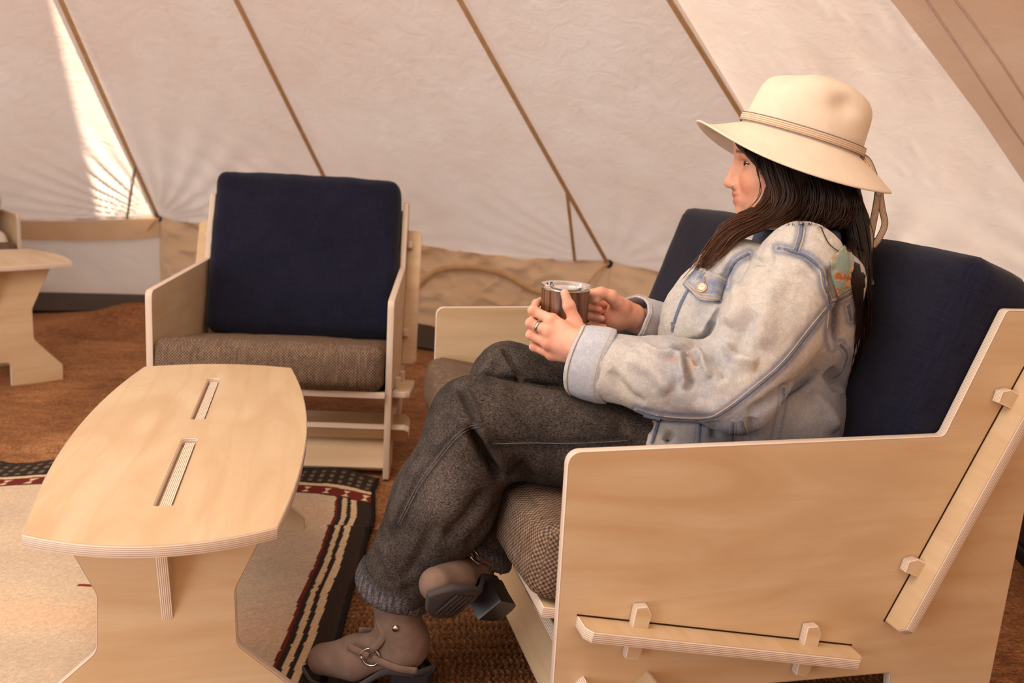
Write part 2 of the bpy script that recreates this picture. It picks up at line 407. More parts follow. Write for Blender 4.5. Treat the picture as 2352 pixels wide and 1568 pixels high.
def build_tent():
    roof = empty('ceiling'); finish(roof, 'sloping cream canvas roof of the tent', kind='structure')
    walls = empty('wall_back'); finish(walls, 'low canvas side wall of the tent', kind='structure')
    # --- sun gap: the strip of sunlight beside the first seam comes through a hole added and shaped for it in an unseen panel
    def on_plane(px, A, N):
        d = F_ + R_ * ((px[0] - 1176) / FPX) - U_ * ((px[1] - 784) / FPX); return O_ + d * ((A - O_).dot(N) / d.dot(N))
    A1, B1 = CORN[1], CORN[2]; N1 = (B1 - A1).cross(APEX - A1)
    strip = [on_plane(p, A1, N1) for p in ((100, -60), (114, -70), (141, 0), (249, 235), (358, 497), (222, 500), (208, 405), (172, 250), (140, 110))]
    HOLEP = SUN_PANEL
    Ah, Bh = CORN[HOLEP], CORN[HOLEP + 1]; Nh = (Bh - Ah).cross(APEX - Ah).normalized()
    def back(P): return P + (-SUN_D) * ((Ah - P).dot(Nh) / (-SUN_D).dot(Nh))
    ex = (Bh - Ah).normalized(); ey = Nh.cross(ex)
    for i in range(NV):
        vis = i in (0, 1, 2, 3, 4, 5)
        if i == NV - 1 or i in DOOR: continue
        if i == HOLEP:
            tri = [Ah, Bh, APEX]
            to2 = lambda P: ((P - Ah).dot(ex), (P - Ah).dot(ey))
            loops = [[Vector((*to2(P), 0)) for P in tri]]
            for lp in (strip,):
                loops.append([Vector((*to2(back(P)), 0)) for P in lp])
            ts = tessellate_polygon(loops); flat = [v for l in loops for v in l]
            V = [Ah + ex * v.x + ey * v.y for v in flat]
            print('sun gap', [tuple(round(c, 2) for c in V[k]) for k in range(3, len(V))])
            mesh_np('canvas_panel', V, [list(t) for t in ts], [CANVAS_REAR], roof, smooth=False); continue
        ns, nt = (90, 170) if vis else (4, 6)
        s = np.linspace(0, 1, ns); t = np.linspace(0, 1, nt) ** 1.25 * .985
        S, T = np.meshgrid(s, t, indexing='ij'); P, uv = panel_pt(i, S, T)
        mesh_np('canvas_panel', P.reshape(-1, 3), grid_faces(ns, nt), [CANVAS if vis else CANVAS_REAR], roof)
    # doubled canvas flap on the right, inside the panel behind the loveseat
    A5, B5 = CORN[5], CORN[6]; N5 = (B5 - A5).cross(APEX - A5).normalized()
    if N5.z > 0: N5 = -N5
    lp = [on_plane(p, A5 + N5 * .03, N5) for p in ((1985, -70), (2060, 18), (2150, 135), (2250, 268), (2352, 420), (2500, 620), (2900, 700), (2900, -70))]
    ex5 = (B5 - A5).normalized(); ey5 = N5.cross(ex5)
    l2 = [((P - A5).dot(ex5), (P - A5).dot(ey5)) for P in lp]
    mesh_np('canvas_flap', [A5 + ex5 * a + ey5 * b + N5 * .03 for a, b in l2], [list(range(len(l2)))], [CANVAS_DIM], roof, smooth=False)
    for line in (((2100, -40), (2210, 120), (2330, 300), (2440, 450)), ((2150, -60), (2290, 130), (2420, 330))):
        tube('flap_cord', smooth_line([on_plane(p, A5 + N5 * .036, N5) for p in line], 16), .0035, CANVAS, roof, 6)
    # --- seam webbing
    for i in (2, 3, 4, 5):
        A = CORN[i]; d = APEX - A; n = np.array(d.cross(Vector((0, 0, 1))).normalized()); up = np.array(d.cross(Vector(n)).normalized())
        up = up * (1 if up[2] < 0 else -1)
        ts = np.linspace(.004, .97, 40); wd = .011
        V = []; 
        for t in ts:
            p = np.array(A) + np.array(d) * t + up * (.016 + .010 * math.sin(PI * t))
            for (a, b) in ((-1, 0), (1, 0), (1, .004), (-1, .004)): V.append(p + n * wd * a + up * b)
        Fc = [[k * 4 + a, k * 4 + (a + 1) % 4, k * 4 + 4 + (a + 1) % 4, k * 4 + 4 + a] for k in range(len(ts) - 1) for a in range(4)]
        mesh_np('seam_webbing', V, Fc, [TAPE if i > 2 else TAPE_DARK], roof, smooth=False)
        # toggle and tie at the corner
        q = A + Vector(up) * .012
        V, Fc = tube_np([q + Vector(n) * .016 * math.cos(a) + Vector((0, 0, .016 * math.sin(a))) for a in np.linspace(0, 2 * PI, 14)], .007, 6)
        mesh_np('toggle_ring', V, Fc, [BLACK], roof)
        inward = (Vector((APEX.x, APEX.y, 0)) - Vector((A.x, A.y, 0))).normalized()
        pts = smooth_line([q, q + inward * .03 + Vector((-.03, 0, -.03)), q + inward * .035 + Vector((-.06, 0, -.075)), q + inward * .04 + Vector((-.075, 0, -.10))], 10)
        tube('tie_cord', pts, .009, TAPE, roof, 6, lambda t: .010 - .004 * t)
        if i in (2, 4):
            k = .105 if i == 2 else .12
            p0 = A + d * k + Vector(up) * .02; base = CORN[i - 1] - A
            p1 = A + base * .11 + inward * .02 + Vector((0, 0, -.015))
            V = []; 
            for t in np.linspace(0, 1, 12):
                p = p0 + (p1 - p0) * t
                for (a, b) in ((-1, 0), (1, 0), (1, .004), (-1, .004)): V.append(np.array(p) + n * (.008 if i == 4 else .005) * a + up * b)
            Fc = [[m * 4 + a, m * 4 + (a + 1) % 4, m * 4 + 4 + (a + 1) % 4, m * 4 + 4 + a] for m in range(11) for a in range(4)]
            mesh_np('tension_strap', V, Fc, [TAPE if i == 4 else DARKV], roof, smooth=False)
    # --- low walls
    for i in range(NV - 1):
        if i in DOOR: continue
        vis = i in (0, 1, 2, 3, 4); ns, nt = (110, 46) if vis else (4, 3)
        S, T = np.meshgrid(np.linspace(0, 1, ns), np.linspace(0, 1, nt), indexing='ij')
        A, B = np.array(CORN[i]), np.array(CORN[i + 1]); p = A + (B - A) * S[..., None]
        edge = 4 * S * (1 - S); top = WT - edge ** .8 * .055 + .022
        p[..., 2] = top * (1 - T)
        nrm = np.array([APEX.x, APEX.y, 0]) - (A + B) / 2; nrm[2] = 0; nrm /= np.linalg.norm(nrm)
        L = np.linalg.norm(B - A); x = S * L; z = p[..., 2]
        fold = fbm(np.stack([x * 5 + z * 9, z * 4 - x * 2 + i * 5], -1), 3, 60 + i) - .5
        d = .05 * fold * np.minimum(1, edge * 3) + .02 * edge
        if i >= 2:
            f2 = fbm(np.stack([x * 3.0 - z * 7, z * 3 + x * 3], -1), 3, 90 + i); d = d + .035 * np.exp(-((f2 - .5) / .10) ** 2) * edge ** .5
        d = d - .05 * (1 - T) * 0 + .05 * sstep(.8, 1, T)
        p = p + nrm * d[..., None]
        mesh_np('wall_panel', p.reshape(-1, 3), grid_faces(ns, nt), [CANVAS_TAN if i >= 2 else WALLC], walls)
        if vis:  # tan flap along the top of the wall and dark mud flap along its foot
            if i < 2:
                S2, T2 = np.meshgrid(np.linspace(0, 1, ns), np.linspace(0, 1, 14), indexing='ij'); q = A + (B - A) * S2[..., None]
                e2 = 4 * S2 * (1 - S2); q[..., 2] = WT - e2 ** .8 * .055 + .006 - T2 * (.085 + .035 * S2 * (i == 1))
                q = q + nrm * (.022 + .02 * e2 + .012 * T2 + .02 * (fbm(np.stack([S2 * L * 6, T2 * .6], -1), 3, 31 + i) - .5))[..., None]
                mesh_np('top_flap', q.reshape(-1, 3), grid_faces(ns, 14), [CANVAS_TAN], walls)
            S3, T3 = np.meshgrid(np.linspace(0, 1, 60), np.linspace(0, 1, 8), indexing='ij'); q = A + (B - A) * S3[..., None]
            q[..., 2] = .045 * (1 - T3) + .004 + .015 * fbm(np.stack([S3 * L * 5, T3 * 2], -1), 3, 8 + i) * np.sin(PI * T3)
            q = q + nrm * (.06 + .30 * T3 + .05 * (fbm(np.stack([S3 * L * 3, T3], -1), 2, 4) - .5))[..., None]
            mesh_np('mud_flap', q.reshape(-1, 3), grid_faces(60, 8), [DARKV], walls)
    # raised tan strip added in place of a dark arc on the wall beside the loveseat
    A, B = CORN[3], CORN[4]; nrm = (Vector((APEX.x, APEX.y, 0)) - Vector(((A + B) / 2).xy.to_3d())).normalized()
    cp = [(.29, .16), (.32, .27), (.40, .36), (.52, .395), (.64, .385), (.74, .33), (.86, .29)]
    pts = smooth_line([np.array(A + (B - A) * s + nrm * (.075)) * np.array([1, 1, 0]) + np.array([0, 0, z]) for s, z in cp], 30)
    V, Fc = tube_np(pts, .016, 8, None, .35, up=np.array(nrm)); mesh_np('wall_arc_strip', V, Fc, [TAPE], walls)
build_tent()
# ------------------------------------------------------------------ plywood seats
PT = .019
def seat_frame(width, root, seed=0):
    """local frame: u across, v front to back, z up (floor at 0)"""
    W = width / 2
    prof = [(0, 0), (.17, 0), (.185, .117), (.637, .117), (.645, 0), (.855, 0), (.868, .42), (.868, .786), (.760, .786), (.674, .564), (-.003, .550)]
    rad = [.006, .006, .02, .006, .006, .006, .02, .008, .010, .012, .022]
    out = fillet(prof, rad)
    for s in (-1, 1):
        ply('side_panel', out, PT, lambda a, b, w_, s=s: (s * (W - PT / 2) + w_, a, b), root, grain=(seed + s * .7, .3 * seed))
    def board(name, A, B, u0, u1, tabs, n_side, tt=PT, chamf=.014, g=0):
        """board lying from point A to B in the (v,z) plane (its upper face), tabs=(a,b) range along AB that runs through the side panels"""
        A, B = Vector(A), Vector(B); d = (B - A); L = d.length; d.normalize(); nn = Vector((-d.y, d.x)) * n_side
        o = [(u0, 0), (u1, 0)]
        a, b = tabs; e = .052
        if b > a:
            o += [(u1, a), (W + e - chamf, a), (W + e, a + chamf * .8), (W + e, b - chamf), (W + e - chamf, b), (u1, b)]
        o += [(u1, L), (u0, L)]
        if b > a:
            o += [(u0, b), (-W - e + chamf, b), (-W - e, b - chamf), (-W - e, a + chamf * .8), (-W - e + chamf, a), (u0, a)]
        return ply(name, o, tt, lambda p, q, w_: (p, *(A + d * q + nn * (w_ - tt / 2))), root, grain=(g, g * .37))
    wi = W - PT
    sa, sb = Vector((-.02, .2805)), Vector((.60, .169)); sd_ = (sb - sa).normalized()
    k = lambda v: (v + .02) / sd_.x
    board('seat_board', sa, sb, -wi, wi, (k(.033), k(.547)), 1, g=seed + 1.3)
    ba, bb = Vector((.585, .166)), Vector((.845, .755)); bd = (bb - ba).normalized()
    kz = lambda z: (z - .166) / bd.y
    board('back_board', ba, bb, -wi, wi, (kz(.222), kz(.685)), 1, g=seed + 2.1)
    board('front_stretcher', (.035, .026), (.166, .165), -wi, wi, (.10, .188), 1, g=seed + 3.3)
    board('cross_stretcher', (.050, .163), (.094, .118), -wi, wi, (.0, .06), 1, g=seed + 4.4)
    # scorched gaps of the slots that the tabs pass through
    GAP = bpy.data.materials.get('scorched_gap') or make_plain('scorched_gap', srgb(58, 38, 26), .9, .05)
    sn0 = Vector((-sd_.y, sd_.x)); bn0 = Vector((bd.y, -bd.x)) * -1
    for s in (-1, 1):
        for (P0, D0, N0, a, b) in ((sa, sd_, sn0, k(.033), k(.547)), (ba, bd, bn0, kz(.222), kz(.685))):
            q = [(a - .002, .0), (b + .002, .0), (b + .002, .0028), (a - .002, .0028)]
            ply('slot_gap', q, .0012, lambda m_, n_, w_, s=s, P0=P0, D0=D0, N0=N0: (s * (W + .0003) + w_, *(P0 + D0 * m_ + N0 * n_)), root, bev=.0002, mats=(GAP, GAP))
    # wedge pegs through the tabs
    def peg(c, ax, ln, wd=.030):
        c = Vector(c); ax = Vector(ax).normalized(); side = Vector((1, 0, 0)); tn = ax.cross(side)
        o = [(-wd * .36, -ln / 2), (wd * .36, -ln / 2), (wd / 2, -ln / 2 + .012), (wd / 2, ln / 2 - .014), (wd * .15, ln / 2), (-wd * .5, ln / 2 - .004)]
        ply('peg', o, .017, lambda a, b, w_: tuple(c + tn * a + ax * b + side * w_), root, bev=.0015, grain=(seed, ln))
    sn = Vector((0, -sd_.y, sd_.x)); bn = Vector((0, -bd.y, bd.x))
    for s in (-1, 1):
        x = s * (W + .0105)
        for v in (.133, .452):
            q = sa + sd_ * k(v); peg((x, q.x, q.y - .0095) , sn, .094)
        for z in (.325, .63):
            q = ba + bd * kz(z); peg((x, q.x + .008, q.y - .004), bn, .085)
    # cushions
    hs = .067
    mid = sa + sd_ * .305 + Vector((-sd_.y, sd_.x)) * hs
    def fs(x, y, z):
        q = mid + sd_ * y + Vector((-sd_.y, sd_.x)) * z; return (x, q.x, q.y)
    c = cushion('seat_cushion', wi - .006, .328, hs, fs, root, TWEED, .032, (.004, .022, .010), seed + 2, 40)
    lean = Vector((.345, 1)).normalized(); ln = Vector((-lean.y, lean.x)); hb = .076
    b0 = Vector((.552 - .02, .335)) - ln * hb
    mb = b0 + lean * .285
    def fb(x, y, z):
        q = mb + lean * z + ln * y; return (x, q.x, q.y)
    b = cushion('back_cushion', wi - .012, hb, .285, fb, root, NAVY, .034, (.006, .012, .010), seed + 5, 40)
    # seam cord round the front face of each cushion
    return root
CHAIR_A, LOVE = (-.7033, 2.6936, .0757), (-.0608, 2.0444, -1.3229)
WA, WL = .7103, 1.3143
ch = finish(empty('armchair', (CHAIR_A[0], CHAIR_A[1], 0), CHAIR_A[2]), 'pale plywood armchair with navy back and brown tweed seat behind the coffee table', 'armchair')
seat_frame(WA, ch, 0)
lv = finish(empty('loveseat', (LOVE[0], LOVE[1], 0), LOVE[2]), 'wide plywood loveseat with navy back cushion on which the woman sits', 'sofa')
seat_frame(WL, lv, 3)
f2 = math.atan2(-.75, .66) + PI / 2
vx, vy = -.74, .67
yaw3 = math.atan2(-vx, vy)
ux, uy = math.cos(yaw3), math.sin(yaw3)
o3 = (-2.479 - ux * (WA / 2), 4.70 - uy * (WA / 2))
ch2 = finish(empty('armchair', (o3[0], o3[1], 0), yaw3), 'plywood armchair cut off by the picture edge, behind the small side table', 'armchair')
seat_frame(WA, ch2, 7)
for (pv, pz, sx_, ry, lab) in ((.30, .415, .2, .25, 'plump white pillow lying lowest on the seat of the cut-off armchair'), (.34, .57, .2, -.5, 'white pillow leaning on top of another in the cut-off armchair')):
    def fp(x, y, z, pv=pv, pz=pz, ry=ry):
        X = x * math.cos(ry) + z * math.sin(ry); Z = -x * math.sin(ry) + z * math.cos(ry); lx, ly = .16 + X, pv - .12 + y
        return (o3[0] + ux * lx - uy * ly, o3[1] + uy * lx + ux * ly, pz + Z)
    WHITE = bpy.data.materials.get('white_cotton') or make_plain('white_cotton', srgb(226, 216, 206), .9, .1, bump=.2)
    p = cushion('pillow', .155, .17, .055, fp, None, WHITE, .05, (.0, .0, .03), 3, 22); finish(p, lab, 'pillow', 'white pillows in the cut-off armchair')

# ------------------------------------------------------------------ tables
def table(root, hw, L, th, tt, v0, v1, slots, seed=0, brace=True, bulge=1.235):
    N = 26; out = []
    for t in np.linspace(0, 1, N): out.append((-hw + 2 * hw * t, -.052 * L * (1 - (2 * t - 1) ** 2)))
    for t in np.linspace(0, 1, N)[1:-1]: out.append((hw * (1 + (bulge - 1) * (1 - (2 * t - 1) ** 2)), L * t))
    for t in np.linspace(1, 0, N): out.append((-hw + 2 * hw * t, L + .036 * L * (1 - (2 * t - 1) ** 2)))
    for t in np.linspace(1, 0, N)[1:-1]: out.append((-hw * (1 + (bulge - 1) * (1 - (2 * t - 1) ** 2)), L * t))
    holes = [fillet([(-.0145, a), (.0145, a), (.0145, b), (-.0145, b)], [.003, .003, .010, .010], 4) for a, b in slots]
    ply('tabletop', out, tt, lambda a, b, w_: (a, b, th - tt / 2 + w_), root, holes, bev=.0018, grain=(seed, 0), swap=True)
    zt = th - tt
    half = [(.224, 0), (.224, .040), (.114, .142), (.111, .245), (.178, zt), (-.178, zt), (-.111, .245), (-.114, .142), (-.224, .040), (-.224, 0), (-.15, 0), (-.12, .03), (.12, .03), (.15, 0)]
    if th > .42: half = [(.255, 0), (.255, .068), (.152, .18), (.150, .30), (.225, zt), (-.225, zt), (-.150, .30), (-.152, .18), (-.255, .068), (-.255, 0), (-.065, 0), (-.065, .10), (.065, .10), (.065, 0)]
    else: half = [(x * hw / .1833, z if th < .42 else (z if z < .05 else z * (th - tt) / .389 if z != zt else zt)) for x, z in half]
    rr = [.004, .006, .03, .03, .003, .003, .03, .03, .006, .004, .004, .02, .02, .004]
    for v in (v0, v1): ply('leg_panel', fillet(half, rr), tt, lambda a, b, w_, v=v: (a, v + w_, b), root, grain=(seed + v, 1))
    if brace:
        tabs = []
        b = [(v0 - .085, zt)]
        o = [(v0 - .085, zt), (v0 + .02, zt - .270), (v1 - .02, zt - .270), (v1 + .085, zt)]
        for a, e in slots[::-1]: o += [(e - .004, zt), (e - .004, zt + tt - .0085), (a + .004, zt + tt - .0085), (a + .004, zt)]
        ply('brace_board', o, tt, lambda a, b_, w_: (w_, a, b_), root, bev=.0015, grain=(seed + 2, .5))
TS = (CAM_H - .408) / (CAM_H - .445)
tb = finish(empty('coffee_table', (-.4949 * TS, 1.2589 * TS, 0), .2167), 'long boat-shaped plywood coffee table with two slots, standing on the rug', 'table')
table(tb, .172 * TS, .9992 * TS, .408, .019, .135, .935, [(.104, .463), (.594, .95)])
ax = Vector((-.73, .69)).normalized()
st = finish(empty('side_table', (-1.91, 3.41, 0), math.atan2(-ax.x, ax.y)), 'short plywood side table cut off by the picture edge beside the tent wall', 'table')
table(st, .285, .46, .48, .019, .06, .40, [(.12, .34)], 5, True, 1.15)

# ------------------------------------------------------------------ rug and coir matting
def build_rug():
    xs = np.arange(-1.62, -.30, .003); ys = np.concatenate([np.arange(1.0, 1.35, .02), np.arange(1.35, 2.81, .003)])
    X, Y = np.meshgrid(xs, ys, indexing='ij')
    xe = np.interp(Y, [1.0, 1.757, 1.95, 2.095, 2.4, 2.6, 2.73, 2.8], [-.29, -.306, -.318, -.319, -.34, -.372, -.374, -.374])
    top = 2.775 + .010 * np.sin(X * 9 + 1) + .012 * np.sin(X * 23) - .05 * sstep(-.7, -.37, X) - .11 * sstep(-.8, -1.5, X)
    d = xe - X - .006 * (Y < 2.318)                      # distance in from the right edge
    wob = .0022 * (fbm(np.stack([X * 30, Y * 40], -1), 2, 3) - .5) * 2
    dd = d + wob; e = top - Y + wob * 2
    cream = np.array(srgb(214, 194, 170)[:3]); brown = np.array(srgb(52, 42, 36)[:3]); black = np.array(srgb(30, 24, 24)[:3]); mar = np.array(srgb(112, 44, 38)[:3]); stripe = np.array(srgb(214, 190, 156)[:3])
    c = np.empty(X.shape + (3,)); c[:] = cream
    pat = fbm(np.stack([X * 4, Y * 5], -1), 4, 12); c *= (.78 + .44 * pat)[..., None] * np.stack([np.ones_like(pat), 1 - .10 * (pat > .5) * (pat - .5) * 4, 1 - .5 * np.clip(pat - .45, 0, 1)], -1)
    c = np.where((np.abs(Y - 1.925) < .006)[..., None] & ((X > -.925) & (X < -.885))[..., None], mar * 1.6, c)
    for lo, hi, k in ((0, .013, black), (.013, .053, brown), (.053, .069, stripe), (.069, .080, brown), (.080, .093, stripe), (.093, .105, brown), (.105, .113, mar)):
        c = np.where(((dd >= lo) & (dd < hi))[..., None], k, c)
    # end border
    by = e
    inb = d > .012
    def band(lo, hi, k): 
        nonlocal c
        c = np.where(((by >= lo) & (by < hi) & inb)[..., None], k, c)
    band(-1, .125, brown); band(.125, .145, stripe); band(.145, .205, mar); band(.205, .210, black)
    tick = (np.abs((X * 34) % 1 - .5) < .2) & (np.abs((by * 34) % 1 - .5) < .28) & (by > .02) & (by < .12) & inb
    c = np.where(tick[..., None], np.array(srgb(112, 98, 82)[:3]), c)
    px = (X + .39 + 1e-3) / .059; fx = np.abs(px - np.round(px)) * .059; fy = np.abs(by - .176)
    bow = (fx < .0005 + fy * .52) & (fy < .020) & inb & (by > .145) & (by < .205)
    c = np.where(bow[..., None], stripe * 1.1, c)
    c *= (.82 + .36 * vnoise(np.stack([X * 300, Y * 300], -1), 5))[..., None]
    c = np.where((dd < .012)[..., None], black, c)
    Z = .004 + .012 * np.exp(-((e - .04) / .06) ** 2) * (np.sin(X * 23 + .5) * .5 + .5) + .006 * (fbm(np.stack([X * 3, Y * 3], -1), 3, 9)) + .007 * np.exp(-((Y - 2.318) / .012) ** 2) * sstep(-.9, -.5, X)
    keep = (d > 0) & (e > 0)
    Fc = grid_faces(*X.shape); k = keep.ravel()[Fc].all(1); Fc = Fc[k]
    used = np.unique(Fc); mp = np.full(X.size, -1); mp[used] = np.arange(len(used))
    o = mesh_np('rug', np.stack([X, Y, Z], -1).reshape(-1, 3)[used], mp[Fc], [make_attr('rug_wool', .95, 700, .22, .4, 500)], None, col=c.reshape(-1, 3)[used])
    sm = o.modifiers.new('thick', 'SOLIDIFY'); sm.thickness = .004; sm.offset = 1
    finish(o, 'flat woven cream rug with dark striped border and maroon end band under the coffee table', 'rug')
build_rug()
def build_mat():
    xs = np.concatenate([np.linspace(-2.6, -.5, 60), np.arange(-.48, 1.0, .0045), np.linspace(1.02, 2.2, 90)])
    ys = np.concatenate([np.linspace(.9, 1.3, 10), np.arange(1.31, 2.35, .0045), np.linspace(2.36, 4.35, 120)])
    X, Y = np.meshgrid(xs, ys, indexing='ij')
    rot = .12; A = X * math.cos(rot) + Y * math.sin(rot); B = -X * math.sin(rot) + Y * math.cos(rot)
    B = B + .012 * (fbm(np.stack([A * 6, B * 6], -1), 3, 3) - .5); A = A + .014 * (fbm(np.stack([A * 14, B * 14], -1), 2, 8) - .5)
    row = B / .019; fr = row - np.floor(row); odd = np.floor(row) % 2
    q = A / .013 + np.where(odd > .5, fr, 1 - fr) * .9
    h = .5 + .5 * np.cos(2 * PI * q); ridge = np.sqrt(np.clip(4 * fr * (1 - fr), 0, 1))
    den = ((X > -.5) & (X < 1.02) & (Y > 1.3) & (Y < 2.36))
    hh = h * ridge
    Z = np.where(den, .001 + .011 * hh, .006 + .004 * fbm(np.stack([X * 30, Y * 30], -1), 2, 1)) + .004 * (fbm(np.stack([X * 2, Y * 2], -1), 2, 6) - .5)
    inrug = (X < -.30) & (Y < 2.80); Z = np.where(inrug, np.minimum(Z, -.004), Z)
    k = np.where(den, .35 + .65 * hh, .85 + .6 * fbm(np.stack([X * 26, Y * 40], -1), 3, 2))
    k = k * (.75 + .4 * fbm(np.stack([X * 60, Y * 60], -1), 3, 4))
    grey = sstep(1.62, 1.40, Y + .25 * (fbm(np.stack([X * 5, Y * 5], -1), 2, 5) - .5))[..., None] * .55
    col = np.stack([k, k, k], -1) * (1 - grey) + grey * k[..., None] * np.array([.80, .95, 1.12])
    finish(mesh_np('coir_mat', np.stack([X, Y, Z], -1).reshape(-1, 3), grid_faces(*X.shape), [COIR], col=col.reshape(-1, 3)), 'coarse braided brown coir matting covering the tent floor', 'mat')
build_mat()

# ------------------------------------------------------------------ dark chest behind the loveseat
def build_chest():
    r = finish(empty('chest', (1.335, 2.0, 0), -.12), 'dark grey chest on a black base behind the loveseat', 'chest')
    G = make_plain('dark_grey_vinyl', srgb(58, 54, 56), .5, .4)
    def box(name, x0, x1, y0, y1, z0, z1, m, rad):
        o = fillet([(x0, y0), (x1, y0), (x1, y1), (x0, y1)], rad)
        ply(name, o, z1 - z0, lambda a, b, w_: (a, b, (z0 + z1) / 2 + w_), r, bev=.006, mats=(m, m))
    box('plinth', 0, .6, 0, .9, 0.002, .045, BLACK, .03); box('chest_box', .012, .59, .012, .89, .045, .215, G, .03)
    box('lid', 0, .6, 0, .9, .215, .25, make_plain('pale_grey_lid', srgb(176, 170, 172), .6, .3), .03)
build_chest()
# ------------------------------------------------------------------ person: signed-distance modelling tools
LC, LS = math.cos(LOVE[2]), math.sin(LOVE[2])
PROOT = np.array([.34, .30, 0.])
def l2w(p): p = np.asarray(p, float); return np.stack([LOVE[0] + p[..., 0] * LC - p[..., 1] * LS, LOVE[1] + p[..., 0] * LS + p[..., 1] * LC, p[..., 2]], -1)
def w2l(p): p = np.asarray(p, float); dx, dy = p[..., 0] - LOVE[0], p[..., 1] - LOVE[1]; return np.stack([dx * LC + dy * LS, -dx * LS + dy * LC, p[..., 2]], -1)
nF, nR, nU, nO = (np.array(v) for v in (F_, R_, U_, O_))
def ray_l(x, y):
    d = nF + nR * (x - 1176) / FPX - nU * (y - 784) / FPX
    o = w2l(nO); return o, w2l(nO + d) - o
def at(x, y, u):
    """point of the seat frame seen at (x, y) on the plane u"""
    o, d = ray_l(x, y); return o + d * (u - o[0]) / d[0]
def atd(x, y, depth):
    o, d = ray_l(x, y); return o + d * depth
def seen(p):
    """picture position (and depth) of points given in the seat frame"""
    q = l2w(p) - nO; d = q @ nF; return np.stack([1176 + FPX * (q @ nR) / d, 784 - FPX * (q @ nU) / d, d], -1)
CAML = w2l(nO)

def smin(a, b, k):
    h = np.clip(.5 + .5 * (b - a) / k, 0, 1); return b + (a - b) * h - k * h * (1 - h)
def smax(a, b, k): return -smin(-a, -b, k)
def rc(p, a, b, ra, rb):
    a, b = np.asarray(a, float), np.asarray(b, float); ab = b - a; t = np.clip(((p - a) @ ab) / (ab @ ab + 1e-12), 0, 1)
    return np.linalg.norm(p - a - t[:, None] * ab, axis=1) - (ra + (rb - ra) * t)
def chain(p, pts, rs, k=.01):
    d = None
    for i in range(len(pts) - 1):
        e = rc(p, pts[i], pts[i + 1], rs[i], rs[i + 1]); d = e if d is None else smin(d, e, k)
    return d
def ell(p, c, r, M=None):
    q = p - np.asarray(c, float)
    if M is not None: q = q @ M
    r = np.asarray(r, float); k0 = np.linalg.norm(q / r, axis=1); k1 = np.linalg.norm(q / (r * r), axis=1)
    return k0 * (k0 - 1) / np.maximum(k1, 1e-9)
def surf(f, lo, hi, h, m=6, margin=1.9):
    lo, hi = np.asarray(lo, float), np.asarray(hi, float)
    nc = np.ceil((hi - lo) / (h * m)).astype(int); n = nc * m + 1
    cx = [lo[a] + np.arange(nc[a]) * h * m + h * m / 2 for a in range(3)]
    G = np.stack(np.meshgrid(*cx, indexing='ij'), -1).reshape(-1, 3); dc = f(G).reshape(nc)
    act = np.abs(dc) < h * m * .87 * margin
    D = np.repeat(np.repeat(np.repeat(np.where(dc < 0, -1., 1.).astype(np.float32), m, 0), m, 1), m, 2)
    D = np.pad(D, ((0, 1),) * 3, mode='edge')
    ai = np.argwhere(act); off = np.stack(np.meshgrid(*[np.arange(m + 1)] * 3, indexing='ij'), -1).reshape(-1, 3)
    for s in range(0, len(ai), 1500):
        I = (ai[s:s + 1500, None, :] * m + off[None]).reshape(-1, 3)
        D[I[:, 0], I[:, 1], I[:, 2]] = f(lo + I * h)
    ins = D < 0
    c8 = [ins[a:n[0] - 1 + a, b:n[1] - 1 + b, c:n[2] - 1 + c] for a in (0, 1) for b in (0, 1) for c in (0, 1)]
    any_ = c8[0].copy(); all_ = c8[0].copy()
    for q in c8[1:]: any_ |= q; all_ &= q
    cells = np.argwhere(any_ & ~all_); idx = np.full(any_.shape, -1, np.int64); idx[tuple(cells.T)] = np.arange(len(cells))
    acc = np.zeros((len(cells), 3)); cnt = np.zeros(len(cells)); cor = [np.array(q) for q in np.ndindex(2, 2, 2)]
    for a in range(8):
        for b in range(a + 1, 8):
            if np.abs(cor[a] - cor[b]).sum() != 1: continue
            A, B = cells + cor[a], cells + cor[b]; da, db = D[tuple(A.T)], D[tuple(B.T)]; x = (da < 0) != (db < 0)
            t = np.clip(da / np.where(np.abs(da - db) < 1e-12, 1, da - db), 0, 1); acc += np.where(x[:, None], A + (B - A) * t[:, None], 0); cnt += x
    V = lo + acc / cnt[:, None] * h; Q = []
    for ax in range(3):
        sl0 = [slice(None)] * 3; sl1 = [slice(None)] * 3; sl0[ax] = slice(0, -1); sl1[ax] = slice(1, None)
        a, b = ins[tuple(sl0)], ins[tuple(sl1)]; e = np.argwhere(a != b); o1, o2 = (ax + 1) % 3, (ax + 2) % 3
        ok = (e[:, o1] > 0) & (e[:, o2] > 0) & (e[:, o1] < n[o1] - 1) & (e[:, o2] < n[o2] - 1); e = e[ok]
        d1 = np.zeros(3, int); d1[o1] = 1; d2 = np.zeros(3, int); d2[o2] = 1
        q = np.stack([idx[tuple((e - d1 - d2).T)], idx[tuple((e - d2).T)], idx[tuple(e.T)], idx[tuple((e - d1).T)]], 1)
        flip = ~a[tuple(e.T)]; q[flip] = q[flip][:, ::-1]; Q.append(q)
    Q = np.concatenate(Q); Q = Q[(Q >= 0).all(1)]
    return relax(V, Q, 1, .5), Q
def relax(V, Q, it=1, k=.5):
    E = np.concatenate([Q[:, [0, 1]], Q[:, [1, 2]], Q[:, [2, 3]], Q[:, [3, 0]]]); n = len(V)
    for _ in range(it):
        s = np.zeros_like(V); c = np.zeros(n)
        for a, b in ((0, 1), (1, 0)):
            for ax in range(3): s[:, ax] += np.bincount(E[:, a], V[E[:, b], ax], n)
            c += np.bincount(E[:, a], minlength=n)
        V = V + k * (s / np.maximum(c, 1)[:, None] - V)
    return V
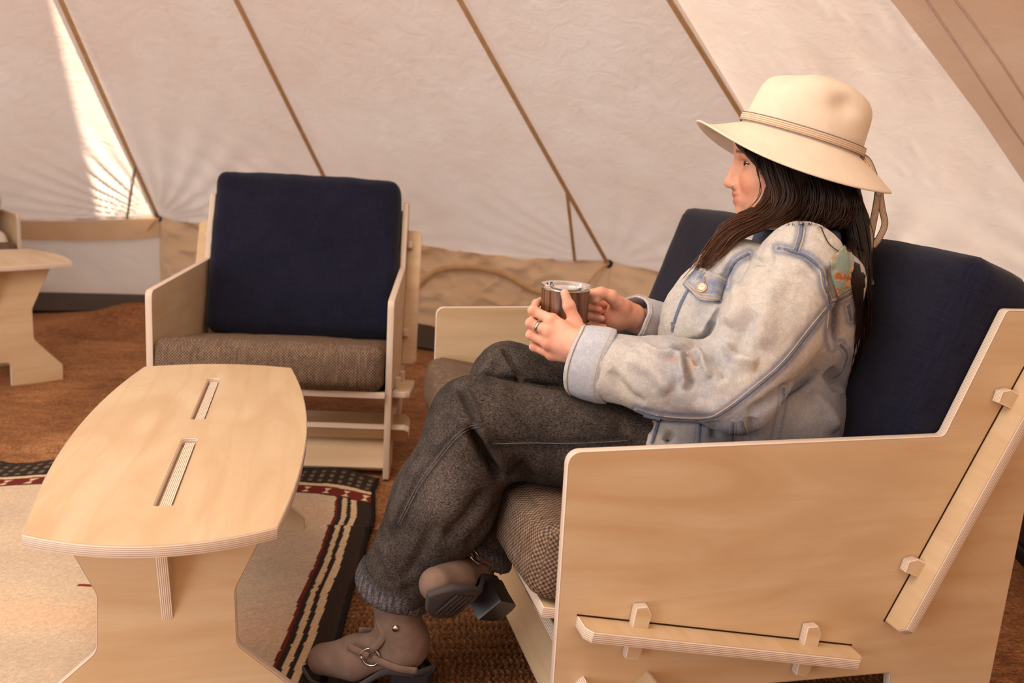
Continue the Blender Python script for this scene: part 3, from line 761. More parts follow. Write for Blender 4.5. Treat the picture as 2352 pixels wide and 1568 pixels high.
def normals(V, Q):
    n = np.cross(V[Q[:, 2]] - V[Q[:, 0]], V[Q[:, 3]] - V[Q[:, 1]]); N = np.zeros_like(V)
    for k in range(4):
        for ax in range(3): N[:, ax] += np.bincount(Q[:, k], n[:, ax], len(V))
    return N / (np.linalg.norm(N, axis=1, keepdims=True) + 1e-12)
def pdist(S, line):
    """distance (picture units of the reference frame) from seen points S to a polyline, and parameter along it"""
    L = np.asarray(line, float); best = np.full(len(S), 1e9); par = np.zeros(len(S)); T = 0
    for i in range(len(L) - 1):
        a, b = L[i], L[i + 1]; ab = b - a; l = np.linalg.norm(ab); t = np.clip(((S - a) @ ab) / (l * l), 0, 1)
        d = np.linalg.norm(S - a - t[:, None] * ab, axis=1); m = d < best; best = np.where(m, d, best); par = np.where(m, T + t * l, par); T += l
    return best, par / max(T, 1e-9)
def folds(V, Q, lines):
    """press creases (negative) and raise ridges (positive) along lines on the side of the cloth that faces the camera"""
    N = normals(V, Q); S = seen(V)[:, :2]; w = np.clip((N * (CAML - V) / np.linalg.norm(CAML - V, axis=1, keepdims=True)).sum(1) * 2.5, 0, 1); D = np.zeros(len(V))
    for pts, width, depth in lines:
        L = smooth_line(pts, 14) if len(pts) > 2 else np.asarray(pts, float)
        d, t = pdist(S, L); D += depth * np.exp(-(d / width) ** 2) * np.clip(np.minimum(t, 1 - t) * 6, 0, 1) ** .7
    return V + N * (1.7 * D * w)[:, None]
def pv(name, V, Q, mats, parent, col=None, smooth=True):
    o = mesh_np(name, np.asarray(V) - PROOT, Q, mats, parent, smooth, col=col); return o
def pl(name, V, Fc, mats, parent): return mesh_np(name, np.asarray(V) - PROOT, Fc, mats, parent)
S3 = lambda r, g, b: np.array(srgb(r, g, b)[:3])

# materials of the figure
def make_skin():
    m = NT('skin', .48, .4); a = m.attr('Col'); oc = m.coord('Object'); nz = m.noise(oc, 60, 4, .6)
    m.color(m.mix(1.0, a, m.ramp(nz, [(.3, (.93, .90, .88, 1)), (.7, (1.05, 1.04, 1.04, 1))]), 'MULTIPLY'))
    m.b.inputs['Subsurface Weight'].default_value = .12; m.b.inputs['Subsurface Radius'].default_value = (.008, .003, .0015); m.b.inputs['Subsurface Scale'].default_value = .6
    m.bump(m.noise(oc, 900, 3), .08, .0006); return m.m
def make_denim(name, nscale, var, w2):
    m = NT(name, .92, .08); a = m.attr('Col'); oc = m.coord('Object')
    nz = m.noise(oc, nscale, 3, .75); n2 = m.noise(oc, nscale * .28, 3, .7); mp = m.coord('Object', (nscale * 2.4, nscale * .5, nscale * 2.4), (.5, .4, .6)); tw = m.noise(mp, 1, 2)
    f = m.math('MULTIPLY_ADD', nz, .45, m.math('MULTIPLY_ADD', n2, w2, m.math('MULTIPLY', tw, .6 - w2)))
    k = m.ramp(f, [(.36, (1 - var,) * 3 + (1,)), (.54, (1, 1, 1, 1)), (.68, (1 + var,) * 3 + (1,))])
    m.color(m.mix(1.0, a, k, 'MULTIPLY')); m.bump(f, .35, .0015); return m.m
SKIN = make_skin(); DENIM = make_denim('light_wash_denim', 420, .26, .3); JEANS = make_denim('washed_black_denim', 340, 1.0, .06)
STITCH = make_plain('pale_stitching', srgb(196, 178, 150), .9, .1); SEAMD = make_plain('blue_denim_seam', srgb(112, 122, 146), .9, .1, var=.3, scale=300)
SILVER = make_plain('silver', srgb(200, 196, 190), .25, .5, 1.0, .05); COPPER = make_plain('worn_copper', srgb(190, 160, 140), .35, .5, .8, .1)
SUEDE = make_plain('taupe_suede', srgb(120, 100, 90), .85, .15, var=.16, scale=40, bump=.15); SOLE = make_plain('dark_rubber_sole', srgb(66, 62, 64), .6, .3, var=.1); HEEL = make_plain('black_heel', srgb(40, 40, 46), .35, .5)
TAN = make_plain('tan_leather', srgb(170, 130, 96), .7, .2)

person = finish(empty('person', tuple(l2w(PROOT)), LOVE[2]), 'woman in cream felt hat, pale denim jacket and black jeans sitting with a mug', 'person')

# ------------------------------------------------------------------ joints (seat frame)
UM = .34
hipL, hipR = np.array([.435, .50, .425]), np.array([.245, .50, .425])
kneeL = at(1096, 978, .41); ankL = at(902, 1352, .385)
kneeR = at(1166, 872, .225); ankR = at(1102, 1290, .35)
shL = at(1838, 612, .495); elL = at(1690, 888, .555); cuL = at(1368, 836, .435); wrL = at(1340, 803, .425)
shR = np.array([.185, .53, .80]); cuR = at(1492, 748, .235); elR = (shR + cuR) / 2 + np.array([-.05, .06, -.12]); wrR = at(1440, 727, .255)
neck0 = np.array([.34, .545, .82]); 
print('joints', {k: np.round(v, 3) for k, v in dict(kneeL=kneeL, ankL=ankL, kneeR=kneeR, ankR=ankR, shL=shL, elL=elL, cuL=cuL, cuR=cuR).items()})
# head frame: hx = her left (towards the camera), hy = where the face looks, hz up
HD = 1.845
nas = atd(1691, 368, HD); toc = CAML - nas; toc[2] = 0; toc /= np.linalg.norm(toc)
ang = math.radians(4)
hz = np.array([0, 0, 1.]); lat = np.cross(hz, toc)
hx = toc * math.cos(ang) + np.cross(hz, toc) * math.sin(ang) * 0; hx = toc
hy = np.cross(hz, hx); hy = hy if seen(nas + hy * .1)[0] < seen(nas)[0] else -hy
def rotz(v, a): c, s = math.cos(a), math.sin(a); return np.array([v[0] * c - v[1] * s, v[0] * s + v[1] * c, v[2]])
sgn = 1 if np.dot(rotz(hy, .1), toc) > np.dot(hy, toc) else -1
hy = rotz(hy, sgn * math.radians(7)); hx = rotz(hx, sgn * math.radians(7))
HM = np.stack([hx, hy, hz], 1)                      # columns; local = (p-nas) @ HM
_tl = math.radians(14.0); _f = hy * math.cos(_tl) + hz * math.sin(_tl); _u = -hy * math.sin(_tl) + hz * math.cos(_tl)
HATM = np.stack([hx, _f, _u], 1); HATO = atd(1838, 322, HD + .006)
def h2l(q): return nas + np.asarray(q, float) @ HM.T
headC = h2l((0, -.09, .03))

def head_sdf(p):
    q = (p - nas) @ HM; d = ell(q, (0, -.096, .045), (.074, .098, .092))
    q = np.concatenate([np.abs(q[:, :1]), q[:, 1:]], 1)
    d = smin(d, ell(q, (0, -.052, .030), (.056, .052, .058)), .03)
    d = smin(d, ell(q, (0, -.072, -.040), (.057, .060, .064)), .03)
    d = smin(d, ell(q, (.036, -.040, -.038), (.026, .030, .030)), .025)
    d = smin(d, chain(q, [(.052, -.095, -.050), (.036, -.060, -.082), (0, -.036, -.096)], [.020, .018, .018], .02), .03)
    d = smin(d, rc(q, (0, -.014, .012), (.036, -.022, .013), .011, .008), .016)
    d = smax(d, -ell(q, (.031, -.008, -.005), (.016, .013, .011)), .012)
    e = q - (.031, -.0225, -.004); lidd = np.linalg.norm(e, axis=1) - .0138
    opening = smax(np.abs(e[:, 2] + .0006 + .10 * (e[:, 0] - .004)) - .0044 * np.sqrt(np.clip(1 - (e[:, 0] / .0145) ** 2, .02, 1)), -(e[:, 1] - .0015), .001)
    d = smin(d, smax(lidd, -opening, .0008), .003)
    d = smin(d, chain(q, [(.018, -.0165, .0060), (.031, -.0100, .0092), (.046, -.020, .0050)], [.0020, .0024, .0020], .003), .004)
    d = smin(d, chain(q, [(0, -.009, .004), (0, .001, -.018), (0, .0095, -.041)], [.008, .0085, .0092], .008), .010)
    d = smin(d, rc(q, (0, -.014, .002), (0, -.012, -.040), .010, .0165), .008)
    d = smin(d, ell(q, (0, .0085, -.0445), (.0105, .0105, .0095)), .006)
    d = smin(d, ell(q, (.0125, -.004, -.047), (.0070, .0110, .0072)), .011)
    d = smin(d, ell(q, (0, -.0235, -.072), (.030, .020, .022)), .018)
    d = smin(d, chain(q, [(0, -.0045, -.0655), (.008, -.0058, -.0642), (.026, -.0235, -.0712)], [.0052, .0052, .0022], .004), .004)
    d = smin(d, chain(q, [(0, -.0078, -.0790), (.009, -.0098, -.0790), (.026, -.0240, -.0725)], [.0056, .0054, .0022], .004), .004)
    d = smax(d, -rc(q, (0, -.001, -.0722), (.025, -.0215, -.0716), .0020, .0012), .002)
    d = smin(d, ell(q, (0, -.0275, -.098), (.016, .015, .013)), .014)
    d = smin(d, ell(q, (.073, -.105, -.025), (.010, .018, .030)), .006)
    g = (p - HATO) @ HATM; return smax(d, np.where(g[:, 2] > -.03, (np.sqrt((g[:, 0] / .096) ** 2 + (g[:, 1] / .1195) ** 2) - .86) * .096, -1), .004)
def body_rough(p):
    nb = h2l((0, -.105, -.07))
    d = rc(p, nb, neck0, .050, .056)
    d = smin(d, ell(p, (.34, .545, .70), (.150, .095, .17)), .05); d = smin(d, ell(p, (.34, .52, .47), (.150, .10, .11)), .05)
    for s, e, w_ in ((shL, elL, wrL), (shR, elR, wrR)): d = smin(d, chain(p, [s, e, w_], [.048, .040, .026], .01), .03)
    for a, k, n_ in ((hipL, kneeL, kneeL + (ankL - kneeL) * .82), (hipR, kneeR, kneeR + (ankR - kneeR) * .78)): d = smin(d, chain(p, [a, k, n_], [.060, .034, .026], .01), .03)
    return d
# ------------------------------------------------------------------ mug (held in both hands)
mugT = at(1300, 657, .315); MR, MH = .0455, .104
mug0 = mugT - np.array([0, 0, MH])
def mv(ang_deg, z, r): a = math.radians(ang_deg); return mug0 + np.array([math.cos(a) * r, math.sin(a) * r, z])   # angle 0 = +u (camera side), 90 = +v (towards her)

def hand_left(p):
    z0 = lambda y: None
    r = MR
    uk = mugT[0] + r + .012
    M = [at(1268, 735, uk + .004), at(1262, 762, uk + .008), at(1260, 789, uk + .008), at(1266, 814, uk + .002)]
    P1 = [at(1224, 713, uk - .020), at(1219, 742, uk - .018), at(1219, 769, uk - .019), at(1226, 796, uk - .020)]
    wr = at(1352, 808, .425)
    d = chain(p, [wr + (0, .02, .0), at(1335, 797, .418)], [.029, .028], .01)
    for i in range(4):
        a = at(1330, 783 + i * 11, .412 + .004 * (i % 3)); d = smin(d, rc(p, a, M[i], .017, [.0125, .0122, .0118, .0105][i]), .014)
    d = smin(d, ell(p, at(1300, 775, uk + .004), (.014, .034, .030)), .012)
    fr = [.0088, .0090, .0086, .0076]
    for i in range(4):
        c = P1[i]; zz = c[2]; th0 = math.atan2(c[1] - mug0[1], c[0] - mug0[0])
        rr = r + fr[i] * .95
        f2 = mug0 + np.array([math.cos(th0 - .80) * rr, math.sin(th0 - .80) * rr, 0]); f2[2] = zz + .004
        f3 = mug0 + np.array([math.cos(th0 - 1.30) * rr, math.sin(th0 - 1.30) * rr, 0]); f3[2] = zz + .006
        e = chain(p, [M[i], c, f2, f3], [fr[i] * 1.16, fr[i], fr[i] * .9, fr[i] * .78], .004)
        e = smin(e, np.linalg.norm(p - c, axis=1) - fr[i] * 1.05, .004)
        d = smin(d, e, .0045)
        d = smin(d, np.linalg.norm(p - M[i] - (.002, 0, 0), axis=1) - fr[i] * 1.22, .006)
    # thumb: leaves the side of the palm near the wrist and lies up the near face of the mug
    T0, T1, T2, T3 = at(1338, 780, .405), at(1321, 738, uk + .006), at(1307, 703, uk + .002), at(1297, 673, uk - .001)
    th = chain(p, [T0, T1, T2, T3], [.017, .0118, .0104, .0080], .006); th = smin(th, np.linalg.norm(p - T2, axis=1) - .0108, .004)
    return smin(d, th, .010)
hdl = [mv(128, .084, MR - .002), mv(128, .088, MR + .022), mv(128, .080, MR + .030), mv(128, .030, MR + .030), mv(128, .020, MR + .020), mv(128, .022, MR - .002)]
def hand_right(p):
    hc = mv(112, .055, MR + .034)
    wr = wrR + np.array([0, .012, 0])
    d = chain(p, [wr, at(1425, 718, .262)], [.027, .027], .01)
    rowz = [.090, .067, .046, .026]
    M = []
    for i in range(4):
        m_ = at(1404 + 4 * i, 678 + 21 * i, .222 - .004 * i); M.append(m_); d = smin(d, rc(p, at(1424, 704 + 10 * i, .25), m_, .017, .0115), .014)
    fr = [.0088, .0088, .0084, .0074]
    for i in range(4):
        P1 = at(1366 + 4 * i, 674 + 22 * i, .232); P2 = at(1352 + 1 * i, 684 + 21 * i, .276); P3 = at(1370 + 6 * i, 691 + 20 * i, .290)
        e = chain(p, [M[i], P1, P2, P3], [fr[i] * 1.15, fr[i], fr[i] * .95, fr[i] * .8], .004); d = smin(d, e, .004)
    T0, T1, T2, T3 = at(1428, 706, .278), at(1403, 680, .288), at(1380, 672, .290), at(1359, 673, .288)
    d = smin(d, chain(p, [T0, T1, T2, T3], [.017, .0125, .0105, .0084], .006), .010)
    d = smin(d, ell(p, at(1413, 735, .268), (.016, .024, .022)), .016)
    return d
def build_body():
    parts = []
    lo = nas - .16; hi = nas + .16; lo = np.minimum(h2l((-.1, -.22, -.13)), h2l((.1, .03, .15))) - .03; hi = np.maximum(h2l((-.1, -.22, -.13)), h2l((.1, .03, .15))) + .03
    nb = h2l((0, -.105, -.07))
    Vh, Qh = surf(lambda p: smin(head_sdf(p), rc(p, nb, neck0, .050, .056), .02), lo, hi, .0017, 6, 3.2)
    q = (Vh - nas) @ HM; ax = np.abs(q[:, 0])
    c = np.tile(S3(226, 172, 146), (len(Vh), 1))
    g = lambda ctr, r: np.exp(-(((np.stack([ax, q[:, 1], q[:, 2]], 1) - ctr) / r) ** 2).sum(1))[:, None]
    c = c + (S3(216, 140, 116) - c) * np.clip(g((.040, -.03, -.045), (.022, .05, .022)) * .8 + g((0, .010, -.045), (.014, .012, .012)) * .55, 0, 1)
    lips = np.maximum(g((0, -.006, -.0665), (.020, .012, .0052)), g((0, -.009, -.0785), (.018, .012, .0062)))
    c = c + (S3(168, 78, 70) - c) * np.clip(lips * 1.3, 0, 1)
    c = c + (S3(110, 60, 50) - c) * np.clip(g((.008, -.003, -.0565), (.006, .008, .0035)), 0, .8)  # nostril shade painted into the skin colour, no hole modelled
    brow = np.exp(-((q[:, 2] - (.0165 - .10 * np.clip(ax - .034, 0, 1) + .06 * np.clip(.034 - ax, 0, .02))) / .0032) ** 2) * sstep(.012, .018, ax) * sstep(.056, .048, ax) * (q[:, 1] > -.05)
    c = c + (S3(64, 42, 34) - c) * np.clip(brow * .9, 0, 1)[:, None]
    lid = g((.031, -.014, .0015), (.013, .012, .0022)) * 1.0; c = c + (S3(70, 44, 38) - c) * np.clip(lid, 0, .8)
    ee = np.stack([ax - .031, q[:, 1] + .0225, q[:, 2] + .004], 1); edge = np.abs(ee[:, 2] + .0006 + .10 * (ee[:, 0] - .004)) - .0044 * np.sqrt(np.clip(1 - (ee[:, 0] / .0145) ** 2, .02, 1))
    lash = np.exp(-(edge / .0014) ** 2) * (np.abs(np.linalg.norm(ee, axis=1) - .0138) < .003) * np.where(ee[:, 2] > -.001, 1, .35); c = c + (S3(36, 24, 22) - c) * np.clip(lash, 0, .92)[:, None]
    c = c + (S3(176, 112, 92) - c) * np.clip(g((.033, -.014, -.006), (.022, .02, .012)) * .35, 0, 1)
    parts.append((Vh, Qh, c))
    for f, a, b in ((hand_left, at(1200, 840, .30), at(1375, 640, .47)), (hand_right, at(1335, 775, .17), at(1470, 640, .33))):
        lo, hi = np.minimum(a, b) - .05, np.maximum(a, b) + .05
        V, Q = surf(f, lo, hi, .0019)
        c = np.tile(S3(228, 176, 152), (len(V), 1)); n = fbm(V * 38, 3, 5)[:, None]; c = c + (S3(214, 144, 122) - c) * np.clip((n - .42) * 2.2, 0, .75)
        S = seen(V)[:, :2]
        if f is hand_left:
            for k in ((1224, 713), (1219, 742), (1219, 769), (1226, 796), (1268, 735), (1262, 762), (1260, 789), (1307, 703)):
                c = c + (S3(208, 134, 112) - c) * (np.exp(-(((S - k) / 9) ** 2).sum(1)) * .6)[:, None]
            for k in ((1304, 697), (1307, 703), (1310, 709), (1309, 713)):   # creases over the thumb joint
                d, t = pdist(S, [(k[0] - 7, k[1] + 1), (k[0] + 8, k[1] - 2)]); V = V - normals(V, Q) * (.0005 * np.exp(-(d / 1.6) ** 2))[:, None]
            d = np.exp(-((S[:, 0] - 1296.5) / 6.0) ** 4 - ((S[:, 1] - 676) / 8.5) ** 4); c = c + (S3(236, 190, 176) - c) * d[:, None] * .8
        parts.append((V, Q, c))
    V, Q = surf(body_rough, (.0, -.34, .08), (.72, .78, .99), .0075)
    keep = ~((np.linalg.norm(V - nas, axis=1) < .19) & (V[:, 2] > .86)) | True
    parts.append((V, Q, np.tile(S3(226, 172, 148), (len(V), 1))))
    off = 0; VV, QQ, CC = [], [], []
    for V, Q, c in parts: VV.append(V); QQ.append(Q + off); CC.append(c); off += len(V)
    body = pv('body', np.concatenate(VV), np.concatenate(QQ), [SKIN], person, np.clip(np.concatenate(CC), 0, 1))
    # eyes
    EW = make_plain('eye_white', srgb(226, 214, 204), .2, .5, var=.02); EI = make_plain('dark_brown_iris', srgb(52, 34, 26), .15, .6)
    for s in (-1, 1):
        c0 = h2l((.031 * s, -.0225, -.0042)); V, F_c = [], []
        n = 20
        for i in range(n + 1):
            for j in range(n):
                t, ph = PI * i / n, 2 * PI * j / n; V.append((math.sin(t) * math.cos(ph), math.cos(t), math.sin(t) * math.sin(ph)))
        V = np.array(V); gaze = math.radians(-20)
        Vr = V * .0122; Vr = np.stack([Vr[:, 0] * math.cos(gaze) - Vr[:, 1] * math.sin(gaze), Vr[:, 0] * math.sin(gaze) + Vr[:, 1] * math.cos(gaze), Vr[:, 2]], 1)
        o = pv('eye', c0 + Vr @ HM.T, grid_faces(n + 1, n), [EW, EI], body)
        fc = np.array([V[list(p.vertices)].mean(0)[1] for p in o.data.polygons]); o.data.polygons.foreach_set('material_index', (fc > .90).astype(np.int32))
    # nose ring and finger ring
    V, Fc = tube_np([h2l((.0172 + .0008 * math.cos(a), .0005 + .0038 * math.sin(a), -.0500 + .0052 * math.cos(a))) for a in np.linspace(0, 2 * PI, 16)], .0008, 6); pl('nose_ring', V, Fc, [SILVER], body)
    a_, b_ = at(1262, 762, mugT[0] + MR + .020), at(1219, 742, mugT[0] + MR - .006); cpt = a_ + (b_ - a_) * .60; axd = (b_ - a_) / np.linalg.norm(b_ - a_)
    e1 = np.cross(axd, [0, 0, 1]); e1 /= np.linalg.norm(e1); e2 = np.cross(axd, e1); V = []
    for k in range(28):
        t = 2 * PI * k / 28
        for (o_, r_) in ((-.0026, .0098), (.0026, .0098), (.0026, .0110), (-.0026, .0110)): V.append(cpt + axd * o_ + (e1 * math.cos(t) + e2 * math.sin(t)) * r_)
    Fc = [[k * 4 + m_, k * 4 + (m_ + 1) % 4, ((k + 1) % 28) * 4 + (m_ + 1) % 4, ((k + 1) % 28) * 4 + m_] for k in range(28) for m_ in range(4)]
    pl('finger_ring', V, Fc, [SILVER], body)
    return body
BODY = build_body()

def build_mug():
    r = finish(empty('mug', tuple(l2w(mug0)), LOVE[2]), 'dark walnut mug with a clear lid held in both hands of the woman', 'mug')
    m = NT('walnut', .38, .4); oc = m.coord('Object', (1, 1, .22)); wv = m.n('ShaderNodeTexWave', wave_type='BANDS', bands_direction='X'); m.nt.links.new(oc, wv.inputs[0])
    wv.inputs['Scale'].default_value = 22; wv.inputs['Distortion'].default_value = 7; wv.inputs['Detail'].default_value = 3; wv.inputs['Detail Scale'].default_value = 1.2
    nz = m.noise(m.coord('Object', (500, 500, 14)), 1, 3)
    c = m.ramp(wv.outputs['Fac'], [(.0, srgb(62, 36, 24)), (.3, srgb(104, 64, 42)), (.8, srgb(140, 92, 62)), (1, srgb(118, 74, 48))])
    m.color(m.mix(m.math('MULTIPLY', nz, .5), c, srgb(74, 44, 30))); m.bump(nz, .08, .0008)
    prof = [(0, 0), (.040, 0), (.0425, .003), (MR - .001, .05), (MR, MH - .006), (MR - .001, MH - .004), (MR - .004, MH - .004), (MR - .005, MH - .02), (.038, .01), (0, .01)]
    def lathe(name, prof, mat, n=56):
        V = np.array([[(rr * math.cos(2 * PI * k / n), rr * math.sin(2 * PI * k / n), z) for (rr, z) in prof] for k in range(n)]).reshape(-1, 3)
        o = mesh_np(name, V, grid_faces(n, len(prof), True), [mat], r); o.data.set_sharp_from_angle(angle=math.radians(50)); return o
    lathe('cup', prof, m.m)
    g = NT('clear_plastic', .06, .5); g.b.inputs['Transmission Weight'].default_value = .92; g.b.inputs['IOR'].default_value = 1.45; g.color((.95, .93, .92, 1))
    lathe('lid', [(0, MH - .003), (.036, MH - .003), (.038, MH + .003), (MR + .0005, MH + .004), (MR + .001, MH + .001), (MR - .0015, MH - .0035), (MR - .004, MH - .0035), (MR - .006, MH - .012), (MR - .009, MH - .012), (MR - .009, MH - .007), (0, MH - .007)], g.m)
    lathe('rim', [(MR - .0035, MH - .005), (MR + .0002, MH - .005), (MR + .0002, MH - .0035), (MR - .0035, MH - .0035), (MR - .0035, MH - .005)], SILVER)
    V, Fc = tube_np(smooth_line(np.array(hdl) - mug0, 24), .006, 8, None, 1.25); mesh_np('handle', V, Fc, [m.m], r)
build_mug()
# ------------------------------------------------------------------ clothes
def bvh(V, Q): return BVHTree.FromPolygons([tuple(v) for v in V], [tuple(int(i) for i in q) for q in Q])
def cast(tree, x, y):
    o, d = ray_l(x, y); d = d / np.linalg.norm(d); h = tree.ray_cast(Vector(o), Vector(d))
    return (np.array(h[0]), np.array(h[1])) if h[0] is not None else (None, None)
def strip_on(tree, pts, wd, off, n=40, parts=1):
    """raised flat cord that follows a cloth surface along a line"""
    L = smooth_line(pts, n) if len(pts) > 2 else np.linspace(pts[0], pts[1], n); P, N = [], []
    for x, y in L:
        p, nn = cast(tree, x, y)
        if p is None: continue
        if P and np.linalg.norm(p - P[-1]) > .05: continue
        nn = nn if nn @ (CAML - p) > 0 else -nn; P.append(p); N.append(nn)
    if len(P) < 3: return None
    P, N = np.array(P), np.array(N)
    for _ in range(2): N[1:-1] = (N[:-2] + N[1:-1] + N[2:]) / 3
    T = np.gradient(P, axis=0); T /= np.linalg.norm(T, axis=1, keepdims=True) + 1e-9; B = np.cross(N, T); V = []
    for p, n_, b in zip(P, N, B):
        for (a, c) in ((-1, -.6), (-.8, 1), (.8, 1), (1, -.6)): V.append(p + b * wd * a + n_ * off * c)
    m = len(P); Fc = [[i * 4 + a, i * 4 + a + 1, i * 4 + 5 + a, i * 4 + 4 + a] for i in range(m - 1) for a in range(3)]
    return np.array(V), Fc
def join_strips(name, tree, lines, wd, off, mat, parent, n=44):
    for l in lines:
        r = strip_on(tree, l, wd, off, n)
        if r is not None: pl(name, r[0], r[1], [mat], parent)
def inside(pt, poly):
    x, y = pt; c = False
    for i in range(len(poly)):
        (x1, y1), (x2, y2) = poly[i - 1], poly[i]
        if (y1 > y) != (y2 > y) and x < (x2 - x1) * (y - y1) / (y2 - y1) + x1: c = not c
    return c
def patch_on(name, tree, poly, off, thick, mat, parent, step=4, colf=None):
    """piece of cloth laid on a surface: a fan of rings from its middle to its outline"""
    pts = [np.array(p, float) for p in poly]; B = []
    for i in range(len(pts)):
        m = max(2, int(np.linalg.norm(pts[(i + 1) % len(pts)] - pts[i]) / step)); B += [pts[i] + (pts[(i + 1) % len(pts)] - pts[i]) * k / m for k in range(m)]
    B = np.array(B); cen = B.mean(0); K = max(4, int(np.linalg.norm(B - cen, axis=1).max() / step)); V, cc = [], []; last = cast(tree, *cen)
    for k in range(K + 1):
        for b_ in B:
            q = cen + (b_ - cen) * k / K; p, n_ = cast(tree, *q)
            if p is None: p, n_ = last
            last = (p, n_); n_ = n_ if n_ @ (CAML - p) > 0 else -n_; V.append(p + n_ * off); cc.append(colf(q) if colf else (1, 1, 1))
    o = mesh_np(name, np.array(V) - PROOT, grid_faces_wrap(K + 1, len(B)), [mat], parent, col=np.array(cc)); s = o.modifiers.new('thick', 'SOLIDIFY'); s.thickness = thick; s.offset = 0; return o
def grid_faces_wrap(nr, n): return np.array([[k * n + i, k * n + (i + 1) % n, (k + 1) * n + (i + 1) % n, (k + 1) * n + i] for k in range(nr - 1) for i in range(n)])

def disc_on(name, tree, x, y, r, mat, parent, dome=.003, lift=0.):
    p, n_ = cast(tree, x, y)
    if p is None: return
    n_ = n_ if n_ @ (CAML - p) > 0 else -n_; p = p + n_ * lift; a = np.cross(n_, [0, 0, 1]); a /= np.linalg.norm(a); b = np.cross(n_, a); V = []; N = 24
    prof = [(1, -.001), (1, .0012), (.9, .0024), (.72, .0022), (.66, .0015), (.3, dome), (0, dome)]
    for k in range(N):
        t = 2 * PI * k / N
        for (q, h) in prof: V.append(p + (a * math.cos(t) + b * math.sin(t)) * r * q + n_ * h)
    return pl(name, V, grid_faces(N, len(prof), True), [mat], parent)

JFRONT = [(1668, 548), (1600, 615), (1556, 680), (1532, 735), (1512, 800)]
def jacket_sdf(p):
    q = p.copy()
    d = ell(p, (.335, .535, .705), (.180, .118, .175)); d = smin(d, ell(p, (.335, .505, .52), (.190, .150, .120)), .07)
    d = smin(d, rc(p, (.205, .555, .800), (.475, .530, .800), .070, .064), .05)
    d = smin(d, ell(p, (.335, .50, .46), (.195, .155, .06)), .04)
    sl = chain(p, [shL, (shL + elL) / 2 + (.010, .0, 0), elL, (elL + cuL) / 2 + (.004, 0, -.004), cuL], [.080, .083, .074, .067, .058], .03)
    sr = chain(p, [shR, elR, cuR], [.078, .070, .050], .03)
    d = smin(d, sr, .03)
    d = smin(d, chain(p, [at(1690, 650, .37), at(1640, 735, .37), at(1618, 830, .37)], [.085, .090, .095], .04), .05)
    d = smin(d, chain(p, [at(1496, 1030, .47), at(1600, 1000, .475), at(1800, 950, .46)], [.050, .062, .085], .03), .04)
    ad = (cuL - elL) / np.linalg.norm(cuL - elL); sl = smax(sl, (p - cuL) @ ad - .012, .006)
    ar = (cuR - elR) / np.linalg.norm(cuR - elR); d = smax(d, np.where(np.linalg.norm(p - cuR, axis=1) < .1, (p - cuR) @ ar, -1), .006)
    d = smin(d, sl, .016)
    # neck opening
    return smax(d, -ell(p, neck0 + (0, -.01, .085), (.058, .058, .075)), .01)
SEAMS_MAIN = [
    [(1908, 700), (1862, 757), (1802, 832), (1736, 890), (1668, 942), (1628, 960), (1560, 960), (1500, 952), (1462, 940)],        # sleeve outseam
    [(1786, 570), (1826, 578), (1858, 592), (1886, 620), (1893, 655), (1905, 690), (1907, 725), (1904, 765), (1911, 798)],        # armhole
    [(1842, 516), (1838, 545), (1828, 576)],                                                                                     # shoulder
    [(1906, 694), (1932, 686), (1962, 668)],                                                                                     # back yoke
    [(1682, 968), (1680, 1016)], [(1702, 966), (1716, 1016)], [(1608, 972), (1604, 1018)],                                        # waist tucks
    [(1948, 700), (1955, 735)], [(1930, 790), (1945, 812), (1934, 850), (1915, 868)], [(1800, 890), (1796, 930), (1780, 1010)],
    [(1660, 640), (1668, 655), (1672, 630), (1690, 600), (1720, 582)],
]
